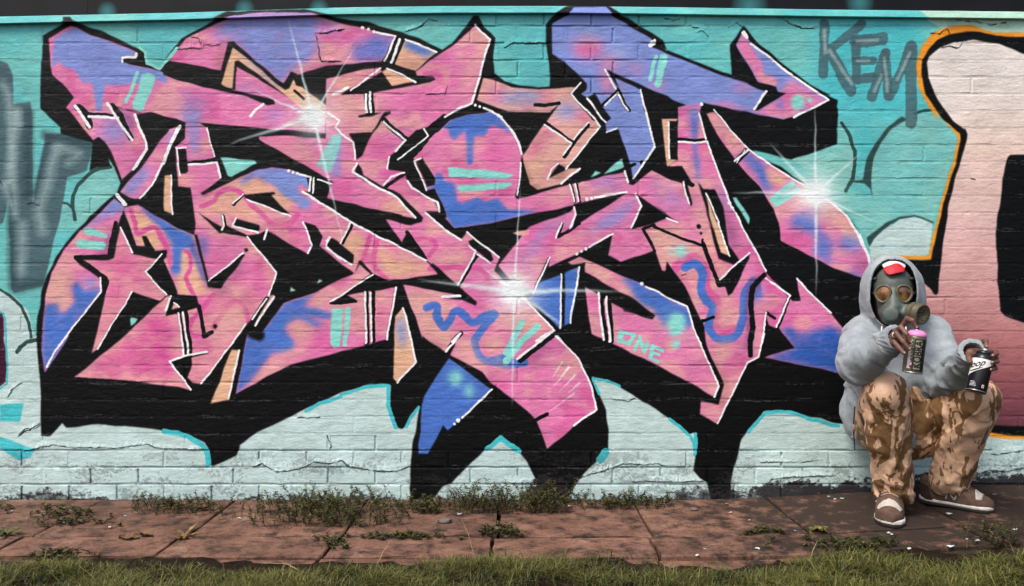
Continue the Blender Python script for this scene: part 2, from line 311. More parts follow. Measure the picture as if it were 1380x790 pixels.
OVER = '''
O lav 1 1 | A0 500,180 620,240 900,345 915,370 820,390 850,420 1070,480 1120,530 1100,550 1030,525 1000,530 870,555 780,570 700,565 680,740 645,740 610,545 550,550 500,470 420,440 385,400 370,440 345,425 360,260
O lav 6 .8 | A0 1000,480 1100,500 B0 30,500 40,550 0,560
E lav 10 .75 | B0 200,700 90,60
O lav 5 .8 | B1 110,0 250,0 240,130 230,290 190,290 170,130
E lav 7 .7 | B1 740,30 60,30
O lav 7 .95 | B0 440,100 990,90 1060,150 1010,250 1030,330 950,420 850,480 780,560 620,420 480,270 370,250 340,210
E lav 8 .5 | B0 560,600 80,30
O brown 5 .55 | B0 340,420 420,300 440,270 400,500 380,480
O blue 6 .5 | B0 480,260 540,290 800,540 780,570 620,420
O brown 5 .5 | B0 840,470 950,450 1185,400 1185,440 950,490
O blue 7 .85 | C0 310,240 460,235 390,400 180,400 150,330
E lav 7 .7 | C0 30,180 60,40
O blue 3 .9 | C0 530,262 735,350 660,385 520,310
O brown 5 .6 | C0 500,420 640,420 570,490
O oran 7 .8 | C0 0,530 300,455 230,560 100,610 30,600
O peach 8 .9 | C0 150,640 400,625 380,680 300,790 80,790 0,700
O peach 8 .8 | C0 1000,280 1060,300 1020,440 950,650 900,660 930,450
O peach 9 .7 | C1 0,0 330,130 300,250 250,330 180,200 0,60
E hot 10 .8 | C1 330,290 80,60
E hot 10 .7 | C1 100,540 90,50
E hot 10 .6 | C0 620,690 90,60
O oran 7 .9 | C1 430,560 500,590 590,710 480,690 330,650
O peach 7 .8 | C1 300,480 400,560 330,560 240,440
O peach 7 .8 | C1 420,480 560,460 560,560 480,540
O peach 8 .7 | B1 640,200 900,180 1000,280 1050,440
E hot 9 .6 | B1 800,215 100,30
O lav 1 .6 | B1 1160,150 1185,150 1185,430 1110,440
O oran 6 .9 | B1 250,600 330,540 510,440 640,430 740,480 830,540 880,640 800,690 660,640 600,780 420,700 250,670
O oran 6 .9 | B1 85,240 120,420 180,430 190,500 100,500
E peach 8 .8 | B1 110,205 40,30
O lav 2 1 | B1 500,480 600,390 720,370 850,385 985,445 970,520 890,480 900,540 990,600 970,645 920,650 870,600 780,550 730,490 620,430 520,490
P hot 34 1 | B1 250,630 330,600 370,545 430,520 500,530 560,590 650,680 720,750 820,760 900,690
E hot 9 .7 | B2 780,10 120,40
O oran 7 .9 | B2 700,50 900,150 930,100 800,70
O oran 6 .95 | C2 60,100 150,40 260,100 240,250 180,300
O oran 7 .95 | C2 300,120 450,200 655,260 740,335 410,385 330,260
P hot 30 1 | C2 290,90 245,240
P hot 34 1 | C2 340,110 310,270 400,385
E hot 9 .6 | C2 520,190 120,40
E peach 8 .8 | C2 60,60 60,50
O oran 3 1 | A1 870,650 980,700 1110,785 A2 1120,50 1150,140 1185,460 B2 100,480 215,490 330,470 290,430 200,100 100,30 0,60 A2 1090,180 900,150 860,0
O blue 2 1 | A1 910,610 1185,785 B2 0,0 190,85 300,430 250,360 210,250 170,170 115,190 120,335 60,335 65,130 30,90
O blue 3 .9 | A2 1110,30 1185,70 1185,340 1150,340 1145,130
O blue 4 .8 | B2 235,90 290,100 285,230 255,240
P hot 32 1 | A1 870,660 900,740 A2 920,70 1020,30 1070,90 1110,160 1140,280
P hot 28 1 | B2 140,190 180,215 182,310 150,360 170,420 205,480
O purple 6 .75 | B2 190,100 230,110 310,420 380,440 470,340 540,230 520,320 420,480 370,500 330,440 280,450
E peach 9 .9 | B2 500,440 100,70
E oran 7 .7 | B2 600,170 60,50
O oran 7 .8 | B2 580,130 745,330 700,470 660,300
O hot 8 .8 | B2 600,230 680,300 690,420 600,560 560,530 620,400
E hot 8 .6 | B2 360,260 70,40
P hot 32 1 | B2 330,480 260,580 190,650 185,740 260,760 B3 260,20
P hot 32 1 | B2 330,700 430,560 490,525 545,580 570,660
O peach 8 .7 | B2 380,520 520,560 540,660 420,780 300,780
O hot 7 1 | A2 1000,640 1060,610 1090,660 1130,740 1185,740 A3 1130,20 1160,320 900,270 690,240 590,205 780,90 880,0 A2 900,760
O hot 7 .7 | B2 0,620 60,700 90,790 B3 60,200 0,320
O brown 5 .5 | B3 190,160 300,125 280,160 190,200
O blue 2.5 1 | B2 800,545 1010,468 940,555 1120,600 1110,650 920,610 1070,685 1010,700 890,640 810,700 870,790 B3 885,60 850,120 720,130 660,220 560,330 480,405 510,200 560,0 B2 560,740 640,750 720,640
O peach 5 .95 | B3 725,150 890,100 930,40 1000,0 920,150 780,180 770,240 580,340 680,230
O peach 5 .95 | B2 820,680 900,650 1000,700 980,790 880,770
O peach 6 .9 | B2 950,540 1020,470 1185,400 C2 130,420 40,480 0,540 B2 1100,590
O peach 6 .8 | C2 40,545 210,525 250,470 420,450 400,480 250,540 100,560
E hot 9 .8 | B3 1080,60 120,60
E hot 9 .8 | C2 370,620 60,120
O lav 4 .9 | C2 470,640 520,640 525,790 C3 520,100 490,90 470,0
O peach 7 .95 | C2 520,420 640,460 700,540 740,680 850,720 900,700 840,790 C3 790,110 640,15 C2 640,770
O brown 5 .7 | C3 640,0 700,40 790,80 800,110 690,80
P blue 52 1 | C2 665,570 730,555 735,630 770,690 820,660 860,590 920,620 970,665 1050,625 1115,600
P blue 52 1 | C2 1120,610 1050,690 1000,760 C3 990,60 1020,150 1090,185 1180,160 D3 0,180 100,200 230,190
O peach 6 .85 | C3 880,30 970,20 990,140 1060,210 1040,260 840,140
E peach 7 .85 | C3 1110,80 60,60
E hot 9 .6 | C3 1130,300 70,60
E peach 7 .9 | D3 30,50 60,50
E peach 8 .9 | D3 60,230 70,35
O peach 6 .8 | D2 130,560 260,540 400,700 310,770 120,720
O purple 7 .4 | D3 200,150 440,20 400,110 280,200
O peach 7 .8 | C2 660,180 800,170 960,230 880,400 740,270
P hot 30 .9 | C2 590,110 690,110 725,160 670,230
P hot 36 .9 | C2 690,310 850,300 960,300 1030,310 1080,370
O blue 1.5 1 | C1 770,110 870,20 1000,0 1185,0 D1 60,20 150,160 100,120 0,90 C1 1100,90 1050,165 980,170 972,350 940,355 930,340 925,130 890,150 860,190 830,180 815,120
O blue 1.5 1 | C1 660,525 720,490 730,410 770,420 780,470 850,480 870,600 900,610 1000,570 1050,605 1185,570 D1 0,590 50,580 120,655 330,665 0,745 C1 850,775
O peach 7 .8 | C1 820,210 900,190 920,290 860,300
O peach 6 .8 | C1 975,200 1050,180 1060,260 990,310
E hot 9 .7 | C1 1120,290 90,70
E peach 7 .7 | D1 440,570 90,40
O lav 7 .9 | D0 20,630 340,610 330,690 200,690 40,670
E pink 8 .9 | D0 30,630 60,60
O lav 6 .8 | D0 480,680 600,700 560,790 400,780 D1 400,60
E hot 7 .8 | D0 620,770 50,30
O hot 6 .75 | D1 230,330 360,110 440,140 320,280 270,330
O hot 6 .75 | D1 520,270 480,300 430,350 370,440 330,480 360,390
O hot 5 .7 | D1 610,30 700,110 640,80
E oran 6 .7 | D1 310,380 50,90
O brown 3 .8 | D1 225,345 250,370 275,480 330,515 470,490 330,530 265,500
E brown 5 .7 | D1 470,410 60,40
E pink 8 .95 | D0 650,320 100,80
E pink 8 .9 | D0 800,430 70,50
E pink 7 .85 | D0 970,460 45,35
O pink 6 .9 | D0 740,480 770,470 830,590 880,560 900,590 750,620
E aqua 9 .35 | D0 660,210 60,40
E white 9 .45 | D0 850,360 60,40
E pink 6 .7 | D0 1120,570 50,40
O pink 2 1 | E0 550,300 600,200 640,290 720,420 740,500 800,510 830,540 820,590 700,548
O pink 4 1 | E0 915,520 1185,680 E1 868,60 600,0 E0 560,740 330,700 480,680 640,740 720,720 850,640 880,560
E pink 6 .8 | E0 600,580 80,25
O blue 4 .9 | E0 830,650 860,650 860,730 830,730
E peach 5 .9 | E0 380,770 30,40
O blue 3 .95 | E1 245,0 300,0 290,200 312,460 280,465 262,200
O lav 5 .8 | E0 230,720 300,700 320,790 240,790
E peach 8 .9 | E1 230,410 50,40
E peach 8 .9 | E1 350,490 60,40
O peach 7 .8 | E1 270,600 330,600 380,780 E2 430,200 350,150 280,0
O lav 6 .7 | E1 390,480 440,500 520,640 480,640
O purple 7 .6 | E1 400,510 430,600 560,790 E2 560,230 520,200 470,0 E1 410,640
E lav 9 .7 | D1 770,485 110,35
O lav 6 .9 | D1 690,785 760,720 950,590 960,640 800,790
E lav 9 .6 | D1 430,770 90,30
O lav 6 .85 | D2 640,60 800,0 720,60 540,120
O lav 6 .85 | D2 330,60 410,20 330,150 250,270 220,280 280,160
E lav 9 .6 | E1 70,505 80,30
E lav 9 .6 | E1 140,590 100,30
E pink 9 .9 | D2 420,170 70,50
O peach 5 .95 | E2 0,20 340,170 440,400 470,420 340,490 310,620 200,420 150,330 60,325
O peach 5 .95 | D2 1040,60 1100,20 1185,70 1185,330 1140,320 1110,180
O oran 5 .95 | E2 370,0 430,230 540,290 450,370 410,300 350,150
P hot 62 .9 | E2 150,300 230,240 290,235 345,320 350,440 420,530 420,620 430,700 480,730 530,700
P blue 52 1 | E2 210,300 280,270 330,340 320,450 350,510 400,560 380,640 375,700 420,765 500,775 570,730 600,600 610,480 670,390 700,480
O peach 6 .95 | E2 440,500 520,480 560,560 530,650 480,690 430,640
E lav 7 .9 | E2 690,490 50,50
O hot 7 .5 | E2 760,380 900,490 830,690 720,560
O peach 7 .9 | E3 400,70 560,60 480,200 430,320 400,180
O peach 7 .8 | E3 480,250 600,190 440,590 320,530 320,460 440,480
O brown 4 .75 | E3 350,80 400,170 500,310 480,480 330,450 440,450 470,340
O brown 4 .6 | E2 760,620 810,640 790,690
O peach 6 .7 | E2 700,600 750,600 E3 740,20 690,160 650,150
O purple 3 .8 | E2 630,400 740,330 700,430 670,500 650,790 E3 650,100 620,100 630,0 E2 620,600
O peach 4 .95 | D2 520,268 595,225 865,340 960,470 1110,560 1090,610 970,525 640,330
O peach 4 .9 | D2 630,430 720,470 880,575 800,560 700,500 650,490
O blue 4 1 | D2 865,340 1010,405 1185,500 1185,720 1130,620 1100,580 1040,550 980,530 940,440
O blue 3 1 | E2 0,455 225,560 270,690 210,700 70,650 30,610 0,560
O aqua 9 .8 | D2 1150,600 1185,590 1185,720 1140,690
E lav 6 .6 | E2 255,760 20,30
E peach 8 .8 | E3 300,120 50,40
E peach 6 .8 | E3 400,360 40,40
E peach 6 .7 | D2 690,640 30,60
O oran 5 .9 | E1 395,15 440,80 640,255 560,250 460,150 380,60
E purple 6 .5 | E1 440,145 40,25
O blue 4 .95 | E1 550,285 650,280 740,360 770,450 800,520 740,540 690,420 620,330
O oran 4 .95 | E1 750,365 915,455 870,485 790,500
O blue 5 .95 | E1 930,690 1095,670 1100,790 E2 1180,130 1120,90 960,40 920,10
O lav 7 .8 | E1 900,600 1000,560 960,620
O blue 5 .8 | E2 1110,150 1185,140 1185,300 1060,200
O white 9 .5 | E1 1100,650 1185,640 E2 1185,60 1120,10
O oran 5 .9 | F1 100,560 170,600 250,760 150,710 110,640
O blue 5 .9 | F1 0,680 60,700 80,785 0,785
O blue 6 .8 | F1 130,720 200,715 240,790 130,790
E hot 8 .8 | F1 60,610 60,60
O lav 6 .9 | G2 0,90 90,90 110,150 40,180 0,150
O oran 6 .8 | G2 0,30 60,40 90,110 30,90
O purple 7 .6 | G2 40,260 150,240 160,320 60,330
O blue 5 .9 | G2 0,320 60,340 160,400 100,410 0,362
O deep 5 1 | E2 840,710 920,690 970,750 1080,715 1200,690 X 1160,470 X 1160,515 E3 1185,255 970,210 730,165 945,95 860,0
O lav 4 1 | A1 765,575 840,640 800,680 700,700 600,770 550,790
O peach 5 .95 | A2 300,480 330,330 420,260 500,300 470,330 460,460 490,540 440,590 380,600 370,545 310,545
O blue 3 1 | A2 300,545 390,540 385,600 430,600 500,530 480,420 510,385 560,460 640,440 680,465 410,790 A3 465,0 298,258 278,100 A2 285,700
O lav 5 .8 | A2 560,370 640,370 660,440 570,440
O lav 5 .9 | A1 800,540 960,360 1000,390 950,470 870,570
O lav 6 .7 | A1 1120,130 1185,110 1185,200 1080,260
O peach 6 .7 | A1 1060,230 1140,200 1090,330 1020,330
O purple 5 .6 | A1 790,0 880,20 920,120 870,150
O purple 6 .55 | A1 960,240 985,240 860,420 860,380
E lav 9 .8 | A1 760,130 80,90
E lav 7 .6 | A1 640,5 40,10
E hot 9 .7 | A2 830,290 100,90
E hot 8 .7 | A2 760,470 50,60
E hot 8 .5 | A2 650,300 60,30
O purple 5 .5 | A2 630,200 710,60 760,40 715,215 610,215
'''
DARK = '''
K black | B0 0,430 30,408 200,440 385,470 375,560 470,605 560,625 735,660 748,690 690,700 560,645 380,605 200,560 0,500
K black | A0 820,410 825,390 905,378 960,400 965,435 930,435
K black | A0 735,700 790,735 760,720 890,738 1000,757 1130,790 1185,800 A1 1185,55 1000,10 895,5 860,0
S black 46 .5 | A0 520,715 575,765 A1 600,95
S black 26 .4 | A0 570,765 700,770 785,775
S black 40 .5 | A0 740,710 A1 800,30 870,175
S black 17 .5 | B0 870,605 900,625 935,655
S black 40 .4 | C0 385,420 475,245
S black 36 .4 | C0 430,425 510,255
K black | C0 585,480 600,505 715,510 725,528 690,548 600,567 590,545 500,485 470,470 560,490
K black | C0 370,480 435,577 300,620 90,635 150,600 170,605
S black 32 .4 | C0 262,615 275,755
S black 30 .4 | C0 295,615 305,755
K black | C0 210,765 370,750 425,735 430,750 380,785 C1 310,140 235,300 200,325 180,200 150,150 300,140 385,5 300,35 215,40 205,25
S black 36 .4 | C1 385,60 460,130 540,190
K black | C1 450,265 600,125 640,125 650,150 490,300 470,305
S black 60 .6 | C1 790,50 690,140 610,240 520,330
K black | C1 425,295 415,385 525,395 540,460 620,550 740,600 760,670 800,700 790,715 770,715 690,540 660,535 570,310 500,320 470,315
K black | C1 600,335 635,308 725,455 720,490 668,503
S black 24 .5 | C1 520,415 390,505
K black | C1 205,345 235,385 245,430 370,500 490,550 640,710 630,740 560,760 400,720 390,725 430,790 C2 500,130 655,245 180,10 C1 160,735 0,635 0,580 100,605 300,650 480,690 590,718 570,690 470,575 250,465 190,420
S black 26 .5 | C1 170,740 C2 110,135
K black | C1 660,668 760,680 790,715 850,778 C2 900,30 890,110 780,20
K black | C2 0,130 40,105 70,120 185,220 175,275 150,270 10,170
K black | B2 940,0 1010,20 1060,92 1040,150 990,150
K black | C2 310,345 410,390 745,345 685,285 705,272 880,420 1000,530 990,555 900,515 770,500 895,487 800,465 650,440 505,405 455,432 245,458 130,485 205,522 25,545 300,345 215,275 185,340 215,255 235,255
S black 24 .4 | C2 535,60 600,150 655,240
K black | C2 500,130 540,55 620,190 655,245
S black 24 .4 | C2 1000,215 880,420
K black | C2 940,120 980,105 1020,130 1100,205 1115,250 1090,265 1020,205 960,160
S black 30 .4 | C2 265,470 270,790 C3 262,65
S black 28 .4 | C2 308,465 310,790
S black 18 .4 | C2 30,540 200,527
S black 30 .5 | C2 895,740 840,785 C3 800,140 C2 845,790
S black 24 .4 | D0 305,698 380,702 462,688
S black 24 .4 | D0 360,790 D1 370,75 550,205
S black 28 .4 | D1 650,95 560,205 498,300
S black 30 .4 | D0 570,640 700,790
K black | D0 575,580 650,570 645,600 610,625 800,790 D1 740,100 705,60 640,0 D0 560,650 540,630
K black | D0 650,650 700,625 740,690 810,790 D1 810,45 770,75 D0 750,790
S black 26 .4 | D0 755,695 855,610
S black 26 .4 | D0 850,600 925,735
K black | D0 775,460 1100,610 1185,640 E0 160,690 E0 160,790 E1 160,50 50,50 90,365 190,370 265,490 190,480 0,395 D1 1075,390 1000,450 960,485 930,480 900,410 940,370 955,450 1100,235 1030,0 D0 1005,600 835,515 865,600
S black 24 .5 | D1 935,370 965,355
S black 22 .5 | D1 1010,340 1020,355
K black | D1 395,440 460,350 520,390 470,410 410,440
K black | D1 215,345 235,380 265,490 320,528 480,500 220,575 195,590 170,575 205,450
K black | D1 555,620 640,600 915,540 550,780 575,680
S black 22 .4 | D1 540,490 565,600
S black 24 .4 | D1 575,490 598,600
S black 22 .4 | D1 480,745 D2 455,95 600,10
K black | D1 970,545 1010,630 940,785 E1 0,750 95,710 165,738 0,612 D1 1180,690
K black | E1 98,66 155,66 165,318 112,315
S black 30 .4 | E1 165,195 360,195
K black | E1 315,10 350,15 420,150 540,320 580,360 700,500 800,650 840,790 E2 835,0 850,120 1185,300 X 1180,380 X 1180,440 E2 1185,600 950,370 985,520 930,520 750,330 600,0 E1 510,580 365,205
S black 26 .4 | E1 200,465 260,490
K black | E1 190,470 225,475 265,610 255,630 240,600
K black | E1 298,470 330,515 410,520 470,640 E2 505,150 580,260 540,285 440,240 370,0 E1 390,780
F oran | E1 345,545 440,770 E2 510,225 455,200 400,30 E1 400,790
E black .5 1 | E1 303,768 12,14
E black .5 1 | E2 303,27 13,14
E black .5 1 | E2 318,72 9,9
S black 18 .4 | D2 1020,42 1095,15 E2 0,25 180,100 330,155 330,115
S black 30 .5 | E2 335,140 440,420
K black | E2 440,385 640,205 640,240 530,470 500,490 480,430 430,430
S black 34 1 | E2 740,350 660,430 650,540 665,700 650,790 E3 650,140
S black 18 .4 | D2 1020,42 1100,195
S black 24 .4 | E2 910,500 825,700
S black 18 .4 | E2 760,600 810,635
K black | E3 290,0 330,0 350,70 465,330 430,440 435,455 320,430 405,415 435,350
S black 18 .5 | E2 330,655 405,630
S black 14 .5 | E2 330,650 320,760
K black | D2 635,330 970,530 880,575 1080,640 1098,615 965,515 640,335
K black | D2 885,580 1085,620 1085,640 890,590
S black 24 .4 | D2 480,350 480,700
S black 32 .4 | D2 742,475 770,785
S black 28 .4 | D2 795,490 812,790
S black 26 .4 | D2 245,515 450,720
S black 40 .4 | D3 430,0 200,175
S black 24 .4 | D3 385,540 300,575
S black 20 .4 | D2 395,235 285,470
K black | E0 705,548 820,580 830,610 890,620 700,730 665,730 750,605 530,525 620,560
K black | E0 330,680 560,735 900,790 E1 600,0 350,10 E0 300,750 370,760
S black 17 .4 | E1 640,265 560,345
S black 14 .4 | E1 620,250 530,350
S black 30 .5 | A2 770,5 725,225 505,232 700,370 710,400 690,470
K black | A2 850,0 905,155 965,160 945,90 970,85 1035,188 1115,185 1110,235 1090,250 885,212 875,190 820,0
K black | A1 760,580 800,545 870,590 925,585 920,625 830,640
S black 26 .4 | B1 165,345 345,325
K black | B1 92,250 150,250 165,400 150,415 110,415
K black | B1 245,80 330,85 600,115 1080,150 1080,185 800,160 640,170 630,190 1130,470 1120,485 985,440 850,385 720,370 640,385 510,435 270,555 250,545 380,460 375,350 340,310 300,110
S black 24 .4 | B1 970,440 985,545
S black 30 .4 | B1 1010,450 1005,545
K black | B1 925,525 975,545 1185,610 1185,690
K black | B1 530,555 735,540 745,550 715,560 850,700 560,585
S black 22 .5 | B1 525,560 470,620
K black | B1 230,670 330,740 B2 400,30 400,0 430,20 560,85 640,75 660,90 570,100 400,65 375,70
S black 26 .4 | B1 400,700 B2 415,35
K black | B1 485,715 640,760 B2 640,40 630,70 470,20
K black | B2 205,80 225,85 300,390 540,205 545,220 380,440 295,430
E black .5 1 | B2 553,182 13,13
E black .5 1 | B2 342,692 14,14
S black 26 .5 | B2 240,560 275,760 318,730
K black | B2 105,482 225,490 240,560 115,590 15,618 55,490
F peach | B2 75,535 115,565 55,578
S black 26 .4 | B2 105,600 B3 150,140
S black 26 .4 | B2 150,590 B3 185,140
K black | B3 45,180 150,150 290,120 305,130 190,160 160,295 195,330 180,375
E black .5 1 | B3 280,10 22,18
S black 34 .4 | B2 690,510 600,650
K black | B2 555,675 580,655 700,500 745,495 800,540 640,755 560,735
F peach | B2 725,480 745,490 620,680 600,690
S black 60 5 | B3 590,0 640,20
'''
